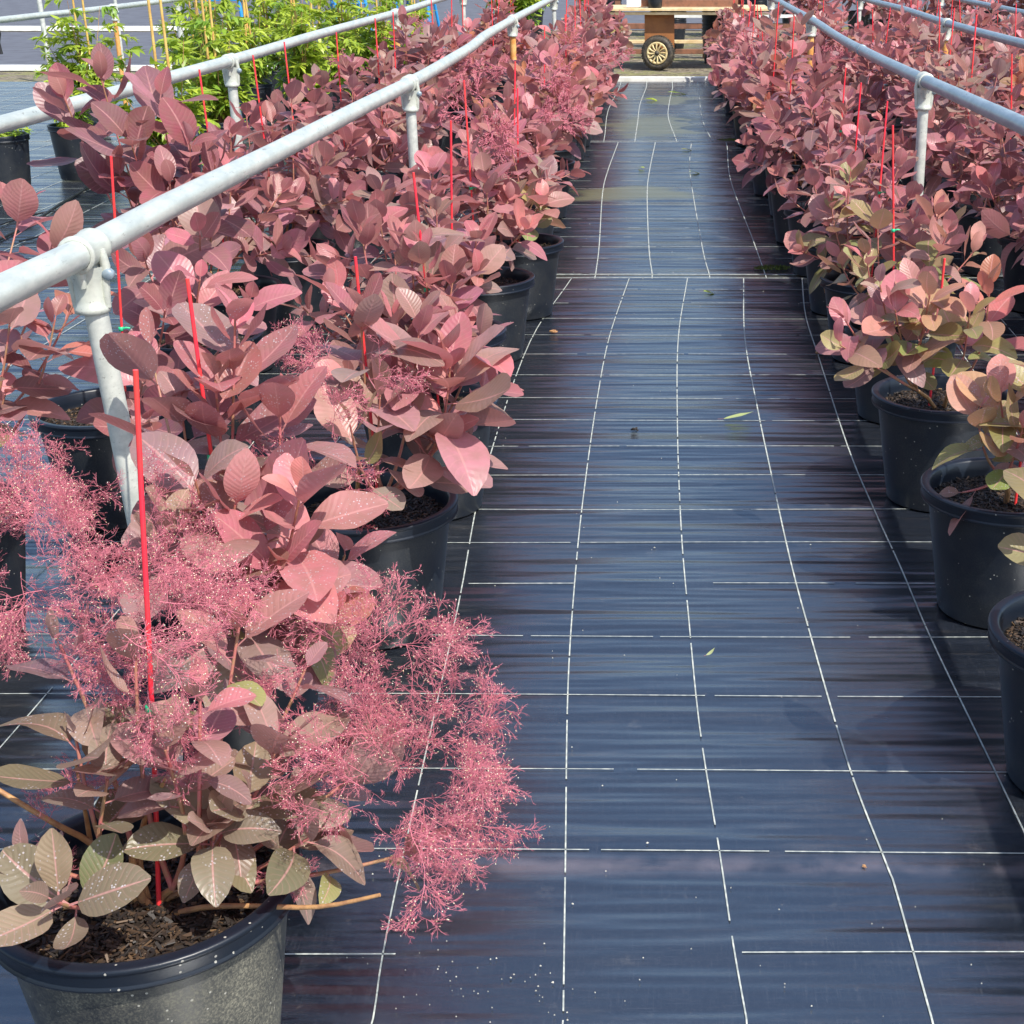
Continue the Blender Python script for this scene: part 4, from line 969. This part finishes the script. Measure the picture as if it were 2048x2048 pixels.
# timber bench frame behind the cart
bn = empty('timber_bench', (WX+.9, WY+2.2, -.03), label='brown slatted timber bench frame standing behind the cart', cat='bench')
for k, (z, m_, h) in enumerate(((.10, M_TIMBER, .07), (.24, M_PLYEDGE, .05), (.46, M_TIMBER, .08), (.95, M_TIMBER, .09))):
    mb = MB(); mb.box((0, 0, z), (3.2, .05, h), bev=.004); mb.obj('slat', m_, bn)
for sx in (-1.5, -.2, 1.5):
    mb = MB(); mb.box((sx, .06, .5), (.08, .06, 1.0), bev=.004); mb.obj('leg', M_TIMBER, bn)
mb = MB(); mb.box((.3, -.06, .60), (2.4, .03, .045), bev=.003)
o = mb.obj('notched_rail', M_WHITE, bn)
# black pots under and behind the bench, seen between the slats
def stack_pot(x, y, n, lab):
    r = empty('stacked_pots', (x, y, -.03), label=lab, cat='pot stack', group='black pot stacks behind the cart')
    for k in range(n): link('pot', GPOT, r, loc=(0, 0, .055*k), sc=1.15)
stack_pot(WX+.82, WY+1.3, 9, 'black nested pot stack right of the cart wheel behind the bench slats')
stack_pot(WX+1.5, WY+3.0, 12, 'tall black nested pot stack at the far right behind the cart')
stack_pot(WX-.75, WY+2.6, 12, 'black nested pot stack at the far left behind the cart')
stack_pot(WX+.25, WY+4.4, 16, 'black nested pot stack farthest behind the cart bed')
# far nursery rows (dark pots of plants) filling the view beyond
FG = 'dark potted shrubs standing far behind the red bushes'
k = 0; cnt = {}
for x in np.arange(-9.6, 9.7, 1.2):
    for y in (25.5, 28.5):
        if abs(x-WX) < 1.6 and y < 28: continue
        if x < -3: continue
        v = k % 4; k += 1
        cnt[y] = cnt.get(y, 0)+1
        r = empty('background_shrub', (x, y, -.02), rz=k, label='dark far shrub, %s from the left in the %s line behind the cart' % (ORD[cnt[y]-1], 'nearer' if y < 27 else 'farther'), cat='shrub', group=FG)
        link('pot', GPOT, r, sc=1.3); link('foliage', GV[v][0] if x < 0 else VAR[(1, 4, 3, 1)[v]][0], r, sc=(1.5, 1.5, 1.35)); link('stem', GV[v][1], r, sc=(1.5, 1.5, 1.35))

# ============================================================ SMALL THINGS ON THE MAT
def fallen(px, py, l, rz, lab, col=(.42, .52, .08)):
    p = at(px, py); mb = MB(); rng = np.random.default_rng(int(px)); add_leaves(mb, [(0, 0, .006)], [(math.cos(rz), math.sin(rz), .06)], [(0, 0, 1.)], [l], [l*.2], np.array([col]), rng, 8, 5, pet=.2, tipy=True)
    o = mb.obj('fallen_leaf', M_GREEN); o.location = p+Vector((0, 0, .016)); tag(o, lab, 'leaf', 'fallen leaves on the mat')
fallen(1435, 850, .11, .02, 'largest pale green fallen leaf on the mat in the middle of the path', (.55, .62, .25))
fallen(1408, 1328, .026, .4, 'tiny pale fallen leaf alone in the lower half of the path', (.55, .6, .3))
fallen(1398, 592, .09, .1, 'yellow-green fallen leaf just below the fabric seam')
fallen(1370, 349, .13, .0, 'green fallen leaf on the third long thread past the seam')
fallen(1289, 343, .10, 1.9, 'curled green fallen leaf on the second long thread past the seam')
fallen(1356, 304, .12, .2, 'brownish-green fallen leaf near the second fabric seam', (.3, .3, .08))
fallen(1324, 189, .28, -.1, 'yellow-green fallen leaf nearest the white board at the far end')
fallen(1282, 203, .22, .2, 'thin green fallen leaf to the left of the one near the white board')
def clod(px, py, s, lab, m=M_SOIL):
    p = at(px, py); rng = np.random.default_rng(int(py)); mb = MB()
    for k in range(9):
        q = rng.normal(0, s*.4, 3); mb.box((q[0], q[1], s*.3+abs(q[2])*.4), (s*rng.uniform(.4, 1), s*rng.uniform(.3, .6), s*.35), rz=rng.uniform(0, 3), rx=rng.uniform(-.5, .5), bev=s*.08)
    o = mb.obj('bark_clod', m); o.location = p+Vector((0, 0, .012)); tag(o, lab, 'debris', 'debris on the mat')
clod(1268, 868, .014, 'small dark bark clod on the mat left of the largest fallen leaf')
clod(1105, 672, .018, 'brown crumb of compost on the mat beside the left pots', M_WOOD)
clod(1640, 712, .016, 'grey crumb on the mat below the pink rosette over the right row', M_WOOD)
clod(1728, 1745, .005, 'tan chip of bark on the mat in the lower right of the path', M_WOOD)
rng = np.random.default_rng(9); mb = MB(); C = []
for k in range(150):
    a = rng.random()
    if a < .30: p = at(rng.normal(960, 110), rng.normal(1990, 40))
    elif a < .62: p = at(rng.uniform(560, 2048), rng.uniform(1550, 2048))
    else: p = Vector((rng.uniform(-.6, .65), rng.uniform(2, 9), 0))
    s_ = rng.uniform(.0005, .0015)*(1.6 if rng.random() < .06 else 1)*(1+p.y*.06)
    V = [[p.x+s_*math.cos(t)*rng.uniform(.6, 1.8), p.y+s_*math.sin(t)*rng.uniform(.6, 1.2), .013+(.0 if p.y < 7.4 else -.003)] for t in (0, 1.2, 2.5, 3.8, 5.0)]
    V.append([p.x, p.y, .0155]); mb.add(V, [[0, 1, 5], [1, 2, 5], [2, 3, 5], [3, 4, 5], [4, 0, 5]], smooth=False)
tag(mb.obj('mat_litter', simple('grit', (.55, .52, .44), .7, .25, 30)), 'pale specks of grit and dropped flower bits scattered on the mat', 'litter', kind='stuff')
# moss patches at the seam by the right pots
for (px, py, sx, sy, lab) in ((1545, 541, .10, .05, 'bright moss patch at the fabric seam beside the right pots'), (1470, 283, .16, .07, 'moss patch at the far fabric seam beside the right row')):
    p = at(px, py); mb = MB(); rng = np.random.default_rng(py)
    for k in range(260):
        a = rng.uniform(0, 6.3); q = math.sqrt(rng.random()); c = np.array([q*sx*math.cos(a), q*sy*math.sin(a), 0]); h = rng.uniform(.004, .014)
        w_ = rng.uniform(.004, .008); t = rng.uniform(0, 3)
        mb.add([c+[w_*math.cos(t), w_*math.sin(t), 0], c-[w_*math.cos(t), w_*math.sin(t), 0], c+[rng.normal(0, .003), rng.normal(0, .003), h]], [[0, 1, 2]], smooth=False)
    o = mb.obj('moss', M_ALGAE); o.location = p+Vector((0, 0, .012)); tag(o, lab, 'moss', kind='stuff')
